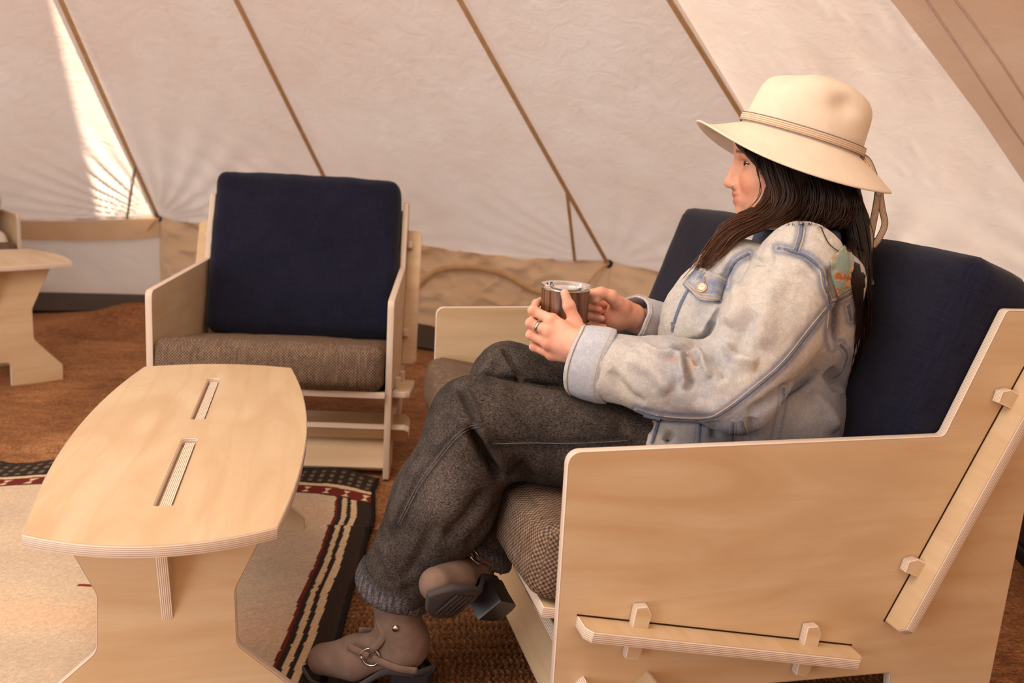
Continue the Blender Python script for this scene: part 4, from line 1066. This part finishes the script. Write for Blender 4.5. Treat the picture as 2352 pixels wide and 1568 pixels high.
def build_jacket():
    V, Q = surf(jacket_sdf, (-.02, .05, .36), (.72, .80, .93), .0034)
    V = relax(V, Q, 2, .5)
    V = folds(V, Q, [
        ([(1574, 800), (1592, 812), (1606, 838)], 7, -.011), ([(1572, 806), (1578, 850), (1590, 896)], 8, -.010), ([(1592, 800), (1612, 826), (1630, 868)], 8, .008), ([(1556, 806), (1566, 850), (1574, 890)], 9, .008),
        ([(1630, 812), (1652, 846), (1664, 880)], 12, -.008), ([(1664, 790), (1690, 820), (1740, 838)], 14, .010), ([(1540, 800), (1580, 790), (1616, 778), (1640, 740)], 8, -.010), ([(1612, 776), (1622, 748), (1650, 700)], 9, .006),
        ([(1470, 792), (1520, 812), (1556, 806)], 10, .007), ([(1650, 700), (1664, 640), (1690, 600)], 10, -.010), ([(1690, 650), (1700, 700), (1672, 750)], 18, .008), ([(1740, 720), (1700, 780), (1680, 840)], 18, -.006),
        ([(1780, 640), (1760, 720), (1740, 800)], 26, .006), ([(1905, 610), (1916, 680), (1914, 790)], 9, -.012), ([(1880, 850), (1800, 900), (1720, 950)], 10, -.012), ([(1900, 850), (1925, 880), (1930, 900)], 12, -.016),
        ([(1800, 570), (1850, 590), (1885, 625)], 8, -.006), ([(1780, 588), (1750, 600), (1720, 590)], 8, -.006), ([(1560, 880), (1600, 930), (1680, 940)], 20, .005), ([(1440, 820), (1500, 850), (1540, 900)], 18, .006), ([(1400, 850), (1440, 900), (1480, 930)], 12, -.005),
        ([(1730, 960), (1725, 1010)], 10, -.006), ([(1640, 965), (1645, 1010)], 12, -.006), ([(1860, 900), (1900, 940), (1920, 990)], 14, .006), ([(1545, 985), (1530, 1015)], 8, -.010)])
    N = normals(V, Q); nz = fbm(V * 22, 4, 3) - .5; V = V + N * (nz * .010)[:, None]
    S = seen(V)[:, :2]; n1 = fbm(V * 9, 4, 8); n2 = fbm(V * 60, 3, 9)
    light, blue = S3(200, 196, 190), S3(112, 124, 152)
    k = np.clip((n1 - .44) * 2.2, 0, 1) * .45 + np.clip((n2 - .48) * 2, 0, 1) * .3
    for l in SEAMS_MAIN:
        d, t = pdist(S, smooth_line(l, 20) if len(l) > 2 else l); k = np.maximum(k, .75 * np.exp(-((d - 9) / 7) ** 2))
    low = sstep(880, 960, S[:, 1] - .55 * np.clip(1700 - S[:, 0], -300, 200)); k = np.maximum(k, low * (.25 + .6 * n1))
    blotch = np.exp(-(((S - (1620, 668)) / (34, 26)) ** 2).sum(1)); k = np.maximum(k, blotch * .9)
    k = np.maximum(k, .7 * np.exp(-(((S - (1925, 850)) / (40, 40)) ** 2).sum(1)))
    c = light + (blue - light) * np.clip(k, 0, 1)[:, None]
    for ctr, r in (((1590, 850), (12, 60)), ((1745, 770), (8, 22)), ((1690, 790), (10, 14)), ((1540, 825), (14, 10))):
        m = np.exp(-(((S - ctr) / r) ** 2).sum(1)) * np.clip((n2 - .4) * 3, 0, 1); c = c + (S3(204, 160, 120) - c) * (m * .6)[:, None]
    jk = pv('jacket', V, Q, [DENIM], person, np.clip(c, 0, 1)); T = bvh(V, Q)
    dbl = lambda l, dx, dy: [(x + dx, y + dy) for x, y in l]
    join_strips('seam', T, SEAMS_MAIN, .0030, .0016, SEAMD, jk)
    join_strips('topstitch', T, [dbl(l, 7, 3) for l in SEAMS_MAIN[:6]] + [dbl(l, -5, -2) for l in SEAMS_MAIN[:4]], .0007, .0014, STITCH, jk, 60)
    # front placket with button hole, pocket flap with button
    fl = [(1606, 616), (1664, 640), (1658, 696), (1608, 690), (1571, 657)]
    blueish = lambda q: tuple(S3(104, 118, 150) + (S3(176, 178, 184) - S3(104, 118, 150)) * min(1, max(0, fbm(np.array([[q[0] * .06, q[1] * .06]]), 3, 4)[0] * 1.5 - .1)))
    patch_on('pocket_flap', T, fl, .0045, .004, DENIM, jk, 3.5, blueish)
    join_strips('pocket_stitching', T, [[(1578, 658), (1609, 683), (1656, 689)], [(1609, 623), (1662, 645)], [(1583, 655), (1611, 677), (1656, 683)]], .0012, .0072, STITCH, jk, 30)
    disc_on('button', T, 1614, 665, .0105, COPPER, jk, .0028, .0068)
    strip = strip_on(T, [(1622, 640), (1622, 652)], .0016, .0078, 8)
    if strip: pl('buttonhole', strip[0], strip[1], [TAN], jk)
    for nm, cx_, cy_ in (('button', 1546, 746),): disc_on(nm, T, cx_, cy_, .006, COPPER, jk)
    strip = strip_on(T, [(1474, 966), (1510, 970)], .0028, .0030, 10)
    if strip: pl('buttonhole', strip[0], strip[1], [TAN], jk)
    join_strips('placket_edge', T, [[(1662, 556), (1620, 610), (1578, 672), (1556, 720), (1536, 790)], [(1516, 962), (1496, 1018)], [(1470, 950), (1446, 1018)], [(1516, 962), (1470, 952)]], .0030, .0030, SEAMD, jk, 30)
    def paint(q):
        a = fbm(np.array([[q[0] * .10, q[1] * .06]]), 3, 14)[0]; b = fbm(np.array([[q[0] * .13, q[1] * .13]]), 2, 24)[0]
        o = S3(150, 176, 168) if a > .5 else (S3(186, 118, 70) if b > .5 + (660 - q[1]) * .0012 else S3(196, 176, 150)); return tuple(o)
    pp = patch_on('painted_patch', T, [(1917, 586), (1940, 560), (1952, 575), (1957, 605), (1964, 655), (1921, 679), (1909, 632), (1905, 600)], .0028, .0025, make_attr('painted_cloth', .7, 300, .2, .5), jk, 3, paint)
    pp['label'] = 'teal and orange painted patch'
    # turned-up cuffs
    for nm, c0, ax, ru, rv, ln in (('cuff', cuL, cuL - elL, .063, .056, .040), ('cuff', cuR, cuR - elR, .050, .046, .058)):
        ax = ax / np.linalg.norm(ax); e1 = np.cross(ax, [0, 0, 1]); e1 /= np.linalg.norm(e1); e2 = np.cross(e1, ax); n = 64; V2 = []
        prof = [(-.020, .93), (-.026, 1.00), (-.024, 1.06), (-.010, 1.09), (ln * .5, 1.07), (ln - .004, 1.03), (ln, .98), (ln - .002, .93), (ln * .5, .90), (-.01, .84)]
        for k in range(n):
            t = 2 * PI * k / n; wob = 1 + .06 * (fbm(np.array([[math.cos(t) * 2, math.sin(t) * 2, ru * 90]]), 3, 2)[0] - .5) * 2
            for (s_, r_) in prof: V2.append(c0 + ax * (s_ + .006 * math.sin(t * 2 + 1)) + (e1 * math.cos(t) * rv + e2 * math.sin(t) * ru) * r_ * wob)
        V2 = np.array(V2); cb = S3(186, 192, 204) * (.86 + .3 * fbm(V2 * 60, 3, 6))[:, None]
        pv(nm, V2, grid_faces(n, len(prof), True), [DENIM], jk, cb)
        for s_ in (ln - .007, -.016):
            V3, F3 = tube_np([c0 + ax * (s_ + .006 * math.sin(t * 2 + 1)) + (e1 * math.cos(t) * rv + e2 * math.sin(t) * ru) * 1.07 * (1 + .06 * (fbm(np.array([[math.cos(t) * 2, math.sin(t) * 2, ru * 90]]), 3, 2)[0] - .5) * 2) for t in np.linspace(0, 2 * PI, 60)], .0011, 5); pl('cuff_stitching', V3, F3, [STITCH], jk)
    # loose cuff tab under the near cuff
    a = at(1372, 890, .455); V2 = []
    for (x, y, u) in ((1352, 868, .470), (1372, 868, .470), (1392, 902, .462), (1366, 908, .462)): V2.append(at(x, y, u))
    V2 = np.array(V2); V2 = np.concatenate([V2, V2 + (-.004, 0, 0)])
    pv('cuff_tab', V2, [[0, 1, 2, 3], [7, 6, 5, 4], [0, 4, 5, 1], [1, 5, 6, 2], [2, 6, 7, 3], [3, 7, 4, 0]], [DENIM], jk, np.tile(S3(190, 196, 208), (8, 1)), False)
    # shirt seen in the open front
    Vs, Qs = surf(lambda p: chain(p, [at(1556, 742, .31), at(1552, 800, .32)], [.034, .040], .02), (.15, .25, .42), (.5, .66, .86), .006)
    sh = pv('shirt', Vs, Qs, [make_plain('dusty_pink_knit', srgb(206, 168, 150), .9, .1, bump=.3)], person)
    return jk, T
JK, JT = build_jacket()

def build_jeans():
    axL = (ankL - kneeL) / np.linalg.norm(ankL - kneeL); axR = (ankR - kneeR) / np.linalg.norm(ankR - kneeR)
    def f(p):
        d = ell(p, (.34, .50, .435), (.185, .15, .105))
        l = smin(rc(p, hipL, kneeL, .100, .084), chain(p, [kneeL, kneeL + (ankL - kneeL) * .45 + (0, .012, 0), ankL + axL * .03], [.082, .090, .068], .03), .035)
        l = smax(l, (p - ankL) @ axL + 0.0, .004)
        r = smin(rc(p, hipR, kneeR, .096, .070), chain(p, [kneeR, (kneeR + ankR) / 2, ankR + axR * .03], [.068, .066, .058], .03), .03)
        r = smax(r, np.where(p[:, 2] < .45, (p - ankR) @ axR, -1), .004)
        return np.minimum(smin(d, l, .05), smin(d, r, .05) )
    V, Q = surf(f, (.05, -.40, .08), (.62, .72, .72), .0044)
    V = relax(V, Q, 2, .5)
    V = folds(V, Q, [
        ([(1074, 980), (1099, 1020), (1121, 1055), (1152, 1100)], 9, -.024), ([(1092, 966), (1122, 1016), (1152, 1066), (1170, 1090)], 8, .013), ([(1054, 892), (1075, 934), (1096, 972)], 7, -.010), ([(1066, 890), (1088, 930), (1106, 968)], 8, .007), ([(1040, 940), (1064, 975), (1080, 1000)], 9, .005),
        ([(1155, 803), (1180, 841), (1201, 873)], 7, -.011), ([(1146, 800), (1168, 842), (1188, 872)], 7, .006), ([(1132, 812), (1128, 840), (1100, 868)], 8, .006), ([(1080, 872), (1130, 868), (1200, 876), (1300, 890)], 6, -.006), ([(1190, 1060), (1222, 1100), (1275, 1125)], 14, -.008),
        ([(1250, 900), (1330, 960), (1420, 980)], 26, .006), ([(1120, 1120), (1080, 1180), (1020, 1250)], 16, -.008), ([(960, 1060), (930, 1140), (900, 1220)], 18, .006), ([(1150, 1160), (1120, 1210), (1070, 1260)], 10, -.012), ([(1000, 1200), (960, 1280), (920, 1340)], 14, -.005),
        ([(880, 1240), (900, 1300), (930, 1350)], 14, .006), ([(1100, 1250), (1120, 1280), (1140, 1290)], 8, -.006)])
    N = normals(V, Q); V = V + N * ((fbm(V * 20, 4, 13) - .5) * .009)[:, None]
    S = seen(V)[:, :2]; n1 = fbm(V * 8, 4, 4); n2 = fbm(V * 45, 3, 6)
    dark, mid = S3(32, 30, 30), S3(102, 93, 88); k = np.clip(.40 + (n1 - .5) * .7 + (n2 - .5) * .45, 0, 1)
    k = np.clip(k + .35 * np.exp(-(((S - (1000, 1110)) / (60, 90)) ** 2).sum(1)), 0, 1)
    c = dark + (mid - dark) * k[:, None]
    lines = [[(1129, 1019), (1217, 1017), (1319, 1018), (1440, 1012)], [(1097, 976), (1070, 982), (1040, 1007), (1005, 1050), (960, 1112), (915, 1200)]]
    for l in lines:
        d, t = pdist(S, smooth_line(l, 20)); c = c + (S3(34, 34, 40) - c) * (np.exp(-((d - 8) / 6) ** 2) * .6)[:, None]
    jn = pv('jeans', V, Q, [JEANS], person, np.clip(c, 0, 1)); T = bvh(V, Q)
    join_strips('topstitch', T, lines + [[(x + 4, y + 5) for x, y in lines[1]]], .00045, .0010, make_plain('grey_stitching', srgb(120, 112, 104), .9, .1), jn, 60)
    for ank, ax, kn, r in ((ankL, axL, kneeL, .0720), (ankR, axR, kneeR, .0585)):
        e1 = np.cross(ax, [0, 0, 1]); e1 /= np.linalg.norm(e1); e2 = np.cross(e1, ax); n = 90; V2 = []; cc = []
        prof = [(-.030, 1.0), (-.026, 1.045), (-.012, 1.065), (.004, 1.06), (.010, 1.02), (.008, .93), (-.02, .90)]
        for k_ in range(n):
            t = 2 * PI * k_ / n; w_ = 1 + .05 * (fbm(np.array([[math.cos(t) * 2.2, math.sin(t) * 2.2, r * 60]]), 3, 9)[0] - .5) * 2
            for (s_, q) in prof:
                V2.append(ank + ax * (s_ + .004 * math.sin(3 * t)) + (e1 * math.cos(t) + e2 * math.sin(t)) * r * q * w_)
                rope = .5 + .5 * math.sin(t * 34 + s_ * 180); cc.append(S3(58, 56, 62) + (S3(128, 124, 126) - S3(58, 56, 62)) * rope * (.7 if s_ > -.02 else .15))
        pv('hem', np.array(V2), grid_faces(n, len(prof), True), [JEANS], jn, np.array(cc))
build_jeans()

# ------------------------------------------------------------------ boots
def build_boot(frame, name, label):
    O, Y, Z = (np.array(v, float) for v in frame); Y = Y / np.linalg.norm(Y); Z = Z - Y * (Z @ Y); Z /= np.linalg.norm(Z); X = np.cross(Y, Z)
    M = np.stack([X, Y, Z], 1); tf = lambda q: O + np.asarray(q) @ M.T
    root = bpy.data.objects.new(name, None); COL.objects.link(root); root.parent = person
    def f(p):
        d = rc(p, (0, .050, .090), (0, .150, .058), .034, .036); d = smin(d, rc(p, (0, .150, .052), (0, .212, .042), .038, .030), .02)
        d = smin(d, rc(p, (0, .060, .100), (0, .092, .25), .042, .047), .03)
        s = np.interp(p[:, 1], [.0, .085, .14, .25], [.058, .056, .014, .016]); d = smax(d, s - p[:, 2], .006); d = smax(d, p[:, 2] - .235, .004)
        w = .0035 * np.sin(p[:, 2] * 62 + 6 * p[:, 1] + 20 * p[:, 0]) * np.exp(-((p[:, 2] - .13) / .05) ** 2)
        return d - w - .0015 * (fbm(p * 40, 2, 3) - .5)
    V, Q = surf(f, (-.075, -.03, -.01), (.075, .27, .26), .0036); up = pv('upper', tf(V), Q, [SUEDE], root)
    out = []
    for t in np.linspace(0, 2 * PI, 44, endpoint=False):
        y = .128 - .125 * math.cos(t); w_ = np.interp(y, [0, .03, .08, .13, .18, .22, .253], [.004, .028, .029, .033, .040, .034, .004]); out.append((w_ * (1 if math.sin(t) >= 0 else -1) * min(1, abs(math.sin(t)) * 2.2), y))
    def zz(y): return np.interp(y, [.0, .085, .14, .21, .25], [.058, .056, .013, .010, .018])
    V = []; n = len(out)
    for k, (dz, sc) in enumerate(((.005, .99), (.002, 1.05), (-.006, 1.05), (-.009, 1.0), (-.009, .5), (-.009, .02))): V += [(x * sc, .128 + (y - .128) * (1 + (sc - 1) * .3) if sc > .9 else .128 + (y - .128) * sc, zz(.128 + (y - .128) * min(sc, 1)) + dz) for x, y in out]
    Fc = [[k * n + i, k * n + (i + 1) % n, (k + 1) * n + (i + 1) % n, (k + 1) * n + i] for k in range(5) for i in range(n)]
    so_ = pl('sole', tf(np.array(V)), Fc, [SOLE], root)
    for y in (.15, .165, .18, .195, .21):           # tread bars
        V = np.array([(sx * w_, y + dy, zz(y) - .009 - dz) for sx in (-1, 1) for (w_, dy, dz) in ((.026, -.004, 0), (.026, .004, 0), (.025, .003, .0025), (.025, -.003, .0025))])
        pl('tread_bar', tf(V), [[0, 1, 2, 3], [7, 6, 5, 4], [0, 4, 5, 1], [1, 5, 6, 2], [2, 6, 7, 3], [3, 7, 4, 0]], [SOLE], so_)
    ho = [(-.028, .022), (-.022, .006), (-.008, .0), (.008, .0), (.022, .006), (.028, .022), (.029, .072), (-.029, .072)]; V = []
    for (z, s) in ((.052, 1.02), (.03, .98), (.004, 1.0), (.0, .97)): V += [(x * s, .035 + (y - .035) * s, z) for x, y in ho]
    n = 8; Fc = [[k * n + i, k * n + (i + 1) % n, (k + 1) * n + (i + 1) % n, (k + 1) * n + i] for k in range(3) for i in range(n)] + [list(range(n))[::-1], [3 * n + i for i in range(n)]]
    me = pl('heel', tf(np.array(V)), Fc, [HEEL], root); me.data.set_sharp_from_angle(angle=math.radians(40))
    # harness strap, ring and stud on both sides
    for s in (-1, 1):
        c = (s * .042, .108, .085)
        V, Fc = tube_np([tf((c[0], c[1] + .017 * math.cos(a), c[2] + .017 * math.sin(a))) for a in np.linspace(0, 2 * PI, 20)], .0022, 6); pl('harness_ring', V, Fc, [SILVER], root)
        for pth in ([(s * .030, .155, .093), (s * .041, .125, .090), (s * .042, .112, .086)], [(s * .042, .104, .084), (s * .043, .06, .072), (s * .034, .022, .066)], [(s * .043, .106, .098), (s * .043, .085, .130), (s * .036, .095, .150), (s * .012, .106, .165)]):
            V, Fc = tube_np([tf(q) for q in smooth_line(pth, 12)], .0075, 8, None, .3, up=M @ np.array([s, 0, 0.])); pl('strap', V, Fc, [SUEDE], root)
        V, Fc = tube_np([tf((s * (.0445 + k), .062, .15)) for k in (0, .0035)], .006, 10); pl('stud', V, Fc, [SILVER], root)
    return root
dL = np.array([-.40, -.917, 0]); toe = np.array([.335, -.392, 0.0]); build_boot((toe - dL * .252 + (0, 0, .006), dL, (0.0, 0.03, 1)), 'boot', None)
oR = at(1112, 1352, .42); rv_ = np.array(at(1212, 1352, .42)) - at(1112, 1352, .42)
cdir = (CAML - oR) / np.linalg.norm(CAML - oR); imR = np.cross([0, 0, 1], cdir); imR /= np.linalg.norm(imR); imR = imR * (1 if seen(oR + imR * .1)[0] > seen(oR)[0] else -1); imU = np.cross(cdir, imR); imU *= 1 if imU[2] > 0 else -1
oB = at(1170, 1408, .415); tR = -.50 * imR + .80 * cdir + .06 * imU
upR = (ankR - oB); upR /= np.linalg.norm(upR); upR = upR - .25 * cdir
build_boot((oB, tR, upR), 'boot', None)

# ------------------------------------------------------------------ hat
def build_hat():
    FELT = make_plain('cream_felt', srgb(234, 219, 200), .95, .08, var=.05, scale=24, bump=.25)
    tl = math.radians(14.0); f = hy * math.cos(tl) + hz * math.sin(tl); u = -hy * math.sin(tl) + hz * math.cos(tl); M = np.stack([hx, f, u], 1)
    O = HATO; A, B = .1195, .096; tf = lambda q: O + np.asarray(q) @ M.T
    n = 128; th = np.linspace(0, 2 * PI, n, endpoint=False); V = []; rows = []
    def ring(rx, ry, z, dy=0): return np.stack([np.sin(th) * rx, np.cos(th) * ry + dy, z * np.ones(n)], 1)
    hs = np.concatenate([np.linspace(0, .80, 18), .80 + .2 * np.sin(np.linspace(0, PI / 2, 14)[1:])]); H = .128
    for h in hs[::-1]:
        k = (1 - max(0, (h - .48) / .52) ** 3.0) ** .5 if h > .48 else 1; k = max(k, .012); k *= 1 - .06 * h
        r = ring(B * k, A * k, H * h * (1 + 0), -.004 * h)
        ca, sa = np.cos(th), np.sin(th)
        # taller, rounder back; slimmer front with a pinch on both sides; crease along the top
        r[:, 1] += .006 * np.clip(-ca, 0, 1) * h; r[:, 1] -= .010 * np.clip(ca, 0, 1) * h
        dent = np.exp(-((np.abs(np.arctan2(sa, ca)) - 1.95) / .30) ** 2 - ((h - .60) / .15) ** 2) * .016 + np.exp(-((np.abs(np.arctan2(sa, ca)) - .62) / .30) ** 2 - ((h - .80) / .20) ** 2) * .013
        rad = np.stack([sa, ca], 1); r[:, :2] -= rad * dent[:, None]
        r[:, 2] -= .016 * np.exp(-(r[:, 0] / .028) ** 2) * sstep(.75, 1, np.full(n, h)) * np.clip(.6 + r[:, 1] * 6, .25, 1.2)
        rows.append(r)
    W_ = .084
    for t in np.linspace(0, 1, 16)[1:]:
        ca = np.cos(th); sa = np.abs(np.sin(th))
        drop = .046 * np.clip(ca, 0, 1) ** 2 + .058 * sa ** 2 + .046 * np.clip(-ca, 0, 1) ** 2
        z = -drop * (t ** 1.15) + .022 * t ** 4 * np.clip(ca, 0, 1) ** 3 + .004 * np.sin(2.0 * th + 1) * t
        wd = W_ * (1 - .06 * sa); r = np.stack([np.sin(th) * (B + wd * t), np.cos(th) * (A + wd * t * (1 - .05 * (ca < 0))), z], 1); rows.append(r)
    V = np.concatenate(rows); nr = len(rows); Fq = [[k * n + i, (k + 1) * n + i, (k + 1) * n + (i + 1) % n, k * n + (i + 1) % n] for k in range(nr - 1) for i in range(n)] + [list(range(n))]
    hat = mesh_np('hat', tf(V) - PROOT, Fq, [FELT], person); s = hat.modifiers.new('thick', 'SOLIDIFY'); s.thickness = .0045; s.offset = -1
    sub = hat.modifiers.new('round', 'SUBSURF'); sub.levels = 1; sub.render_levels = 1
    # striped band
    m = NT('striped_ribbon', .85, .1); uv = m.coord('UV'); su = m.sep(uv)
    c = m.ramp(su[1], [(0, srgb(128, 116, 112)), (.12, srgb(206, 190, 172)), (.24, srgb(196, 142, 80)), (.31, srgb(224, 212, 196)), (.45, srgb(198, 146, 86)), (.52, srgb(226, 214, 198)), (.66, srgb(198, 144, 82)), (.73, srgb(222, 208, 190)), (.88, srgb(136, 124, 118))])
    c.node.color_ramp.interpolation = 'CONSTANT'
    st = m.math('SINE', m.math('MULTIPLY', su[0], 2400)); m.color(m.mix(m.math('MULTIPLY_ADD', st, .07, .07), c, srgb(96, 84, 76))); m.bump(st, .12, .0006)
    V = []; uvs = []; bw = .0170
    for k in range(n + 1):
        t = 2 * PI * k / n
        for j in range(5):
            z = .003 + bw * j / 4; q = 1.0 + .030 + (.01 if j in (0, 4) else .016)
            V.append((math.sin(t) * B * q, math.cos(t) * A * q, z)); uvs.append((t * .11, j / 4))
    band = mesh_np('hat_band', tf(np.array(V)) - PROOT, grid_faces(n + 1, 5), [m.m], hat, uv=np.array(uvs))
    def ribbon(name, pts, wd, ups):
        P = smooth_line(pts, 30); T = np.gradient(P, axis=0); T /= np.linalg.norm(T, axis=1, keepdims=True); V = []; uvs = []; L = 0
        for i, p in enumerate(P):
            b = np.cross(T[i], ups + .25 * np.array([math.sin(i * .25), math.cos(i * .3), 0])); b /= np.linalg.norm(b); L += 0 if i == 0 else np.linalg.norm(P[i] - P[i - 1])
            for j in range(5): V.append(p + b * wd * (j / 4 - .5)); uvs.append((L, j / 4))
        o = mesh_np(name, np.array(V) - PROOT, grid_faces(len(P), 5), [m.m], hat, uv=np.array(uvs)); k = o.modifiers.new('thick', 'SOLIDIFY'); k.thickness = .0012
    ups = cdir * 1.0
    D = HD - .02
    ribbon('ribbon_tail', [atd(1972, 356, D), atd(1992, 372, D - .01), atd(2012, 420, D - .012), atd(2022, 446, D - .01)], .017, ups)
    ribbon('ribbon_tail', [atd(2022, 440, D + .02), atd(2026, 480, D + .03), atd(2032, 515, D + .03), atd(2018, 548, D + .02), atd(2004, 566, D + .02)], .013, ups)
    ribbon('ribbon_tail', [atd(2016, 440, D + .02), atd(2011, 480, D + .02), atd(2000, 540, D + .02), atd(1994, 590, D + .01), atd(1992, 625, D + .01), atd(2001, 655, D + .01)], .014, ups)
    c0 = atd(1973, 366, D + .004); V, Fc = tube_np(smooth_line([c0 + imU * .014, c0 + cdir * .008, c0 - imU * .014], 10), .008, 8); pl('ribbon_knot', V, Fc, [m.m], hat)
build_hat()

# ------------------------------------------------------------------ hair and collar
def build_hair():
    HAIR = NT('dark_brown_hair', .45, .3); a = HAIR.attr('Col'); HAIR.color(a)
    def base(p):
        q = (p - nas) @ HM; d = ell(q, (0, -.112, .030), (.082, .098, .090))
        d = smax(d, -(ell(q, (0, -.030, -.03), (.085, .050, .10))), .01)
        for pts, rs in (([(1812, 372, -.030), (1806, 440, -.040), (1778, 488, -.060)], [.050, .044, .026]),
                        ([(1776, 486, -.062), (1720, 506, -.085), (1668, 532, -.085), (1632, 578, -.080)], [.026, .018, .014, .007]),
                        ([(1890, 420, .0), (1880, 480, -.01), (1900, 520, .0)], [.058, .062, .040]),
                        ([(1920, 430, .03), (1952, 520, .03), (1978, 630, .03), (1984, 740, .03), (1974, 840, .03)], [.045, .034, .020, .013, .006])):
            d = smin(d, chain(p, [atd(x, y, HD + z) for x, y, z in pts], rs, .02), .02)
        d = smax(d, .014 - jacket_sdf(p), .003); g = (p - HATO) @ HATM; return smax(d, g[:, 2] + .016 + .55 * np.clip(np.abs(g[:, 0]) - .088, 0, 1), .006)
    V, Q = surf(base, (.10, .25, .55), (.62, .90, 1.16), .005); N = normals(V, Q); V = V + N * ((fbm(V * np.array([60, 60, 14]), 3, 4) - .5) * .010)[:, None]
    bc = np.tile(S3(30, 20, 17), (len(V), 1)); VV, FF, CC = [V], [list(map(int, q)) for q in Q], [bc]; off = len(V)
    flows = [
        (430, [((1722, 336), (1856, 392), -.078), ((1750, 395), (1856, 430), -.088), ((1768, 440), (1850, 470), -.090), ((1734, 482), (1806, 512), -.095), ((1676, 502), (1728, 532), -.10), ((1642, 548), (1676, 562), -.10), ((1590, 620), (1634, 604), -.095)], 1.0, .0017),
        (110, [((1735, 345), (1790, 370), -.080), ((1752, 400), (1800, 430), -.09), ((1770, 450), (1800, 470), -.095), ((1738, 490), (1770, 508), -.10), ((1668, 520), (1700, 545), -.105), ((1630, 570), (1655, 590), -.10), ((1560, 640), (1610, 640), -.095)], 1.25, .0012),
        (380, [((1800, 372), (1966, 434), -.070), ((1812, 425), (1974, 462), -.085), ((1800, 476), (1968, 500), -.080), ((1770, 512), (1950, 526), -.070)], .55, .0018),
        (300, [((1890, 415), (1966, 434), -.045), ((1926, 480), (1988, 486), -.05), ((1950, 560), (1999, 570), -.06), ((1958, 640), (2003, 650), -.06), ((1970, 745), (1998, 750), -.045), ((1966, 850), (1982, 858), -.03)], .35, .0017),
        (46, [((1688, 324), (1734, 338), -.05), ((1694, 336), (1734, 352), -.062), ((1716, 350), (1740, 380), -.075), ((1738, 384), (1752, 410), -.082)], .7, .0022),
    ]
    rg = np.random.default_rng(5)
    def add(P, r, tone, tip):
        nonlocal off
        n = len(P); Vt, Ft = tube_np(P, r, 5, lambda t: r * (1 - .75 * t ** 2.2) * min(1, .5 + t * 6)); t = np.concatenate([np.repeat(np.linspace(0, 1, n), 5), [0, 1]])
        a_, b_ = S3(24, 15, 13) * tone, S3(92, 58, 38) * tone; c = a_ + (b_ - a_) * (np.clip(t * tip, 0, 1) ** 1.6)[:, None]
        VV.append(Vt); FF.extend([[i + off for i in f] for f in Ft]); CC.append(c); off += len(Vt)
    for cnt, rows, tip, r0 in flows:
        for _ in range(cnt):
            s = rg.uniform(0, 1); ph, am = rg.uniform(0, 6.28), rg.uniform(2, 9); dz = rg.uniform(-.012, .010); pts = []; end = rg.uniform(.75, 1.06)
            ds = rg.normal(0, .12)
            for k, (l, r_, d) in enumerate(rows):
                tt = k / (len(rows) - 1); ss = np.clip(s + ds * tt, 0, 1)
                x = l[0] + (r_[0] - l[0]) * ss + 6 * math.sin(k * 2.1 + s * 5) * tt + am * math.sin(ph + k * 1.3) * tt; y = l[1] + (r_[1] - l[1]) * ss + am * .5 * math.cos(ph + k * 1.1) * tt
                pts.append(atd(x, y, HD + d + dz + .030 * (2 * ss - 1) ** 2 * (k < 3)))
            P = smooth_line(pts, 22); P = P[:max(6, int(22 * min(1, end)))]
            for i in range(len(P)):          # keep the strands on the outside of the jacket
                S_ = seen(P[i]); h, n_ = cast(JT, S_[0], S_[1])
                if h is not None:
                    hd = seen(h)[2]
                    if S_[2] > hd - .004: P[i] = atd(S_[0], S_[1], hd - .003 - .012 * rg.uniform())
            P[1:-1] = (P[:-2] + P[1:-1] + P[2:]) / 3
            g = (P - HATO) @ HATM; P = P[g[:, 2] < -.010 - .60 * np.clip(np.abs(g[:, 0]) - .090, 0, 1)]
            if len(P) < 5: continue
            add(P, r0 * rg.uniform(.55, 1.2), rg.uniform(.75, 1.35), tip * rg.uniform(.7, 1.1))
    for pts in ([(1730, 346), (1738, 390), (1746, 425), (1738, 458), (1716, 478)], [(1736, 350), (1742, 400), (1748, 440), (1730, 470), (1704, 486)], [(1952, 436), (1968, 470), (1990, 500), (1998, 540)], [(1885, 520), (1905, 560), (1940, 585), (1958, 590)], [(1760, 500), (1690, 560), (1640, 600)], [(1960, 440), (1985, 480), (2006, 540), (2000, 600)]):
        P = []
        for x, y in smooth_line(pts, 20):
            h, n_ = cast(JT, x, y); d = HD - .082 if x < 1760 else HD - .03
            if h is not None: d = min(d, seen(h)[2] - .004)
            P.append(atd(x, y, d))
        add(np.array(P), .0010, .8, .4)
    hair = mesh_np('hair', np.concatenate(VV) - PROOT, FF, [HAIR.m], person, col=np.clip(np.concatenate(CC), 0, 1))
    hair['label'] = 'long wavy dark brown hair with lighter tips'
    # stand-up dark denim collar
    c0 = neck0 + (0, -.01, .035); n = 60; V = []; cc = []
    for k in range(n):
        t = 2 * PI * k / n; fr = .5 + .5 * math.cos(t)          # t = 0: back of the neck
        for (r, z) in ((.078, -.030), (.076, .0), (.070, .030), (.073, .036), (.080, .028), (.088, -.004), (.094, -.034)):
            z2 = z - .008 * (1 - fr) ** 2; V.append(c0 + np.array([math.sin(t) * r * 1.04, math.cos(t) * r * .98, z2])); cc.append(S3(74, 82, 98) * (.7 + .6 * fbm(np.array([V[-1] * 50]), 3, 3)[0]))
    col_ = pv('collar', np.array(V), grid_faces(n, 7, True), [DENIM], JK, np.array(cc)); col_['label'] = 'dark worn denim collar'
build_hair()
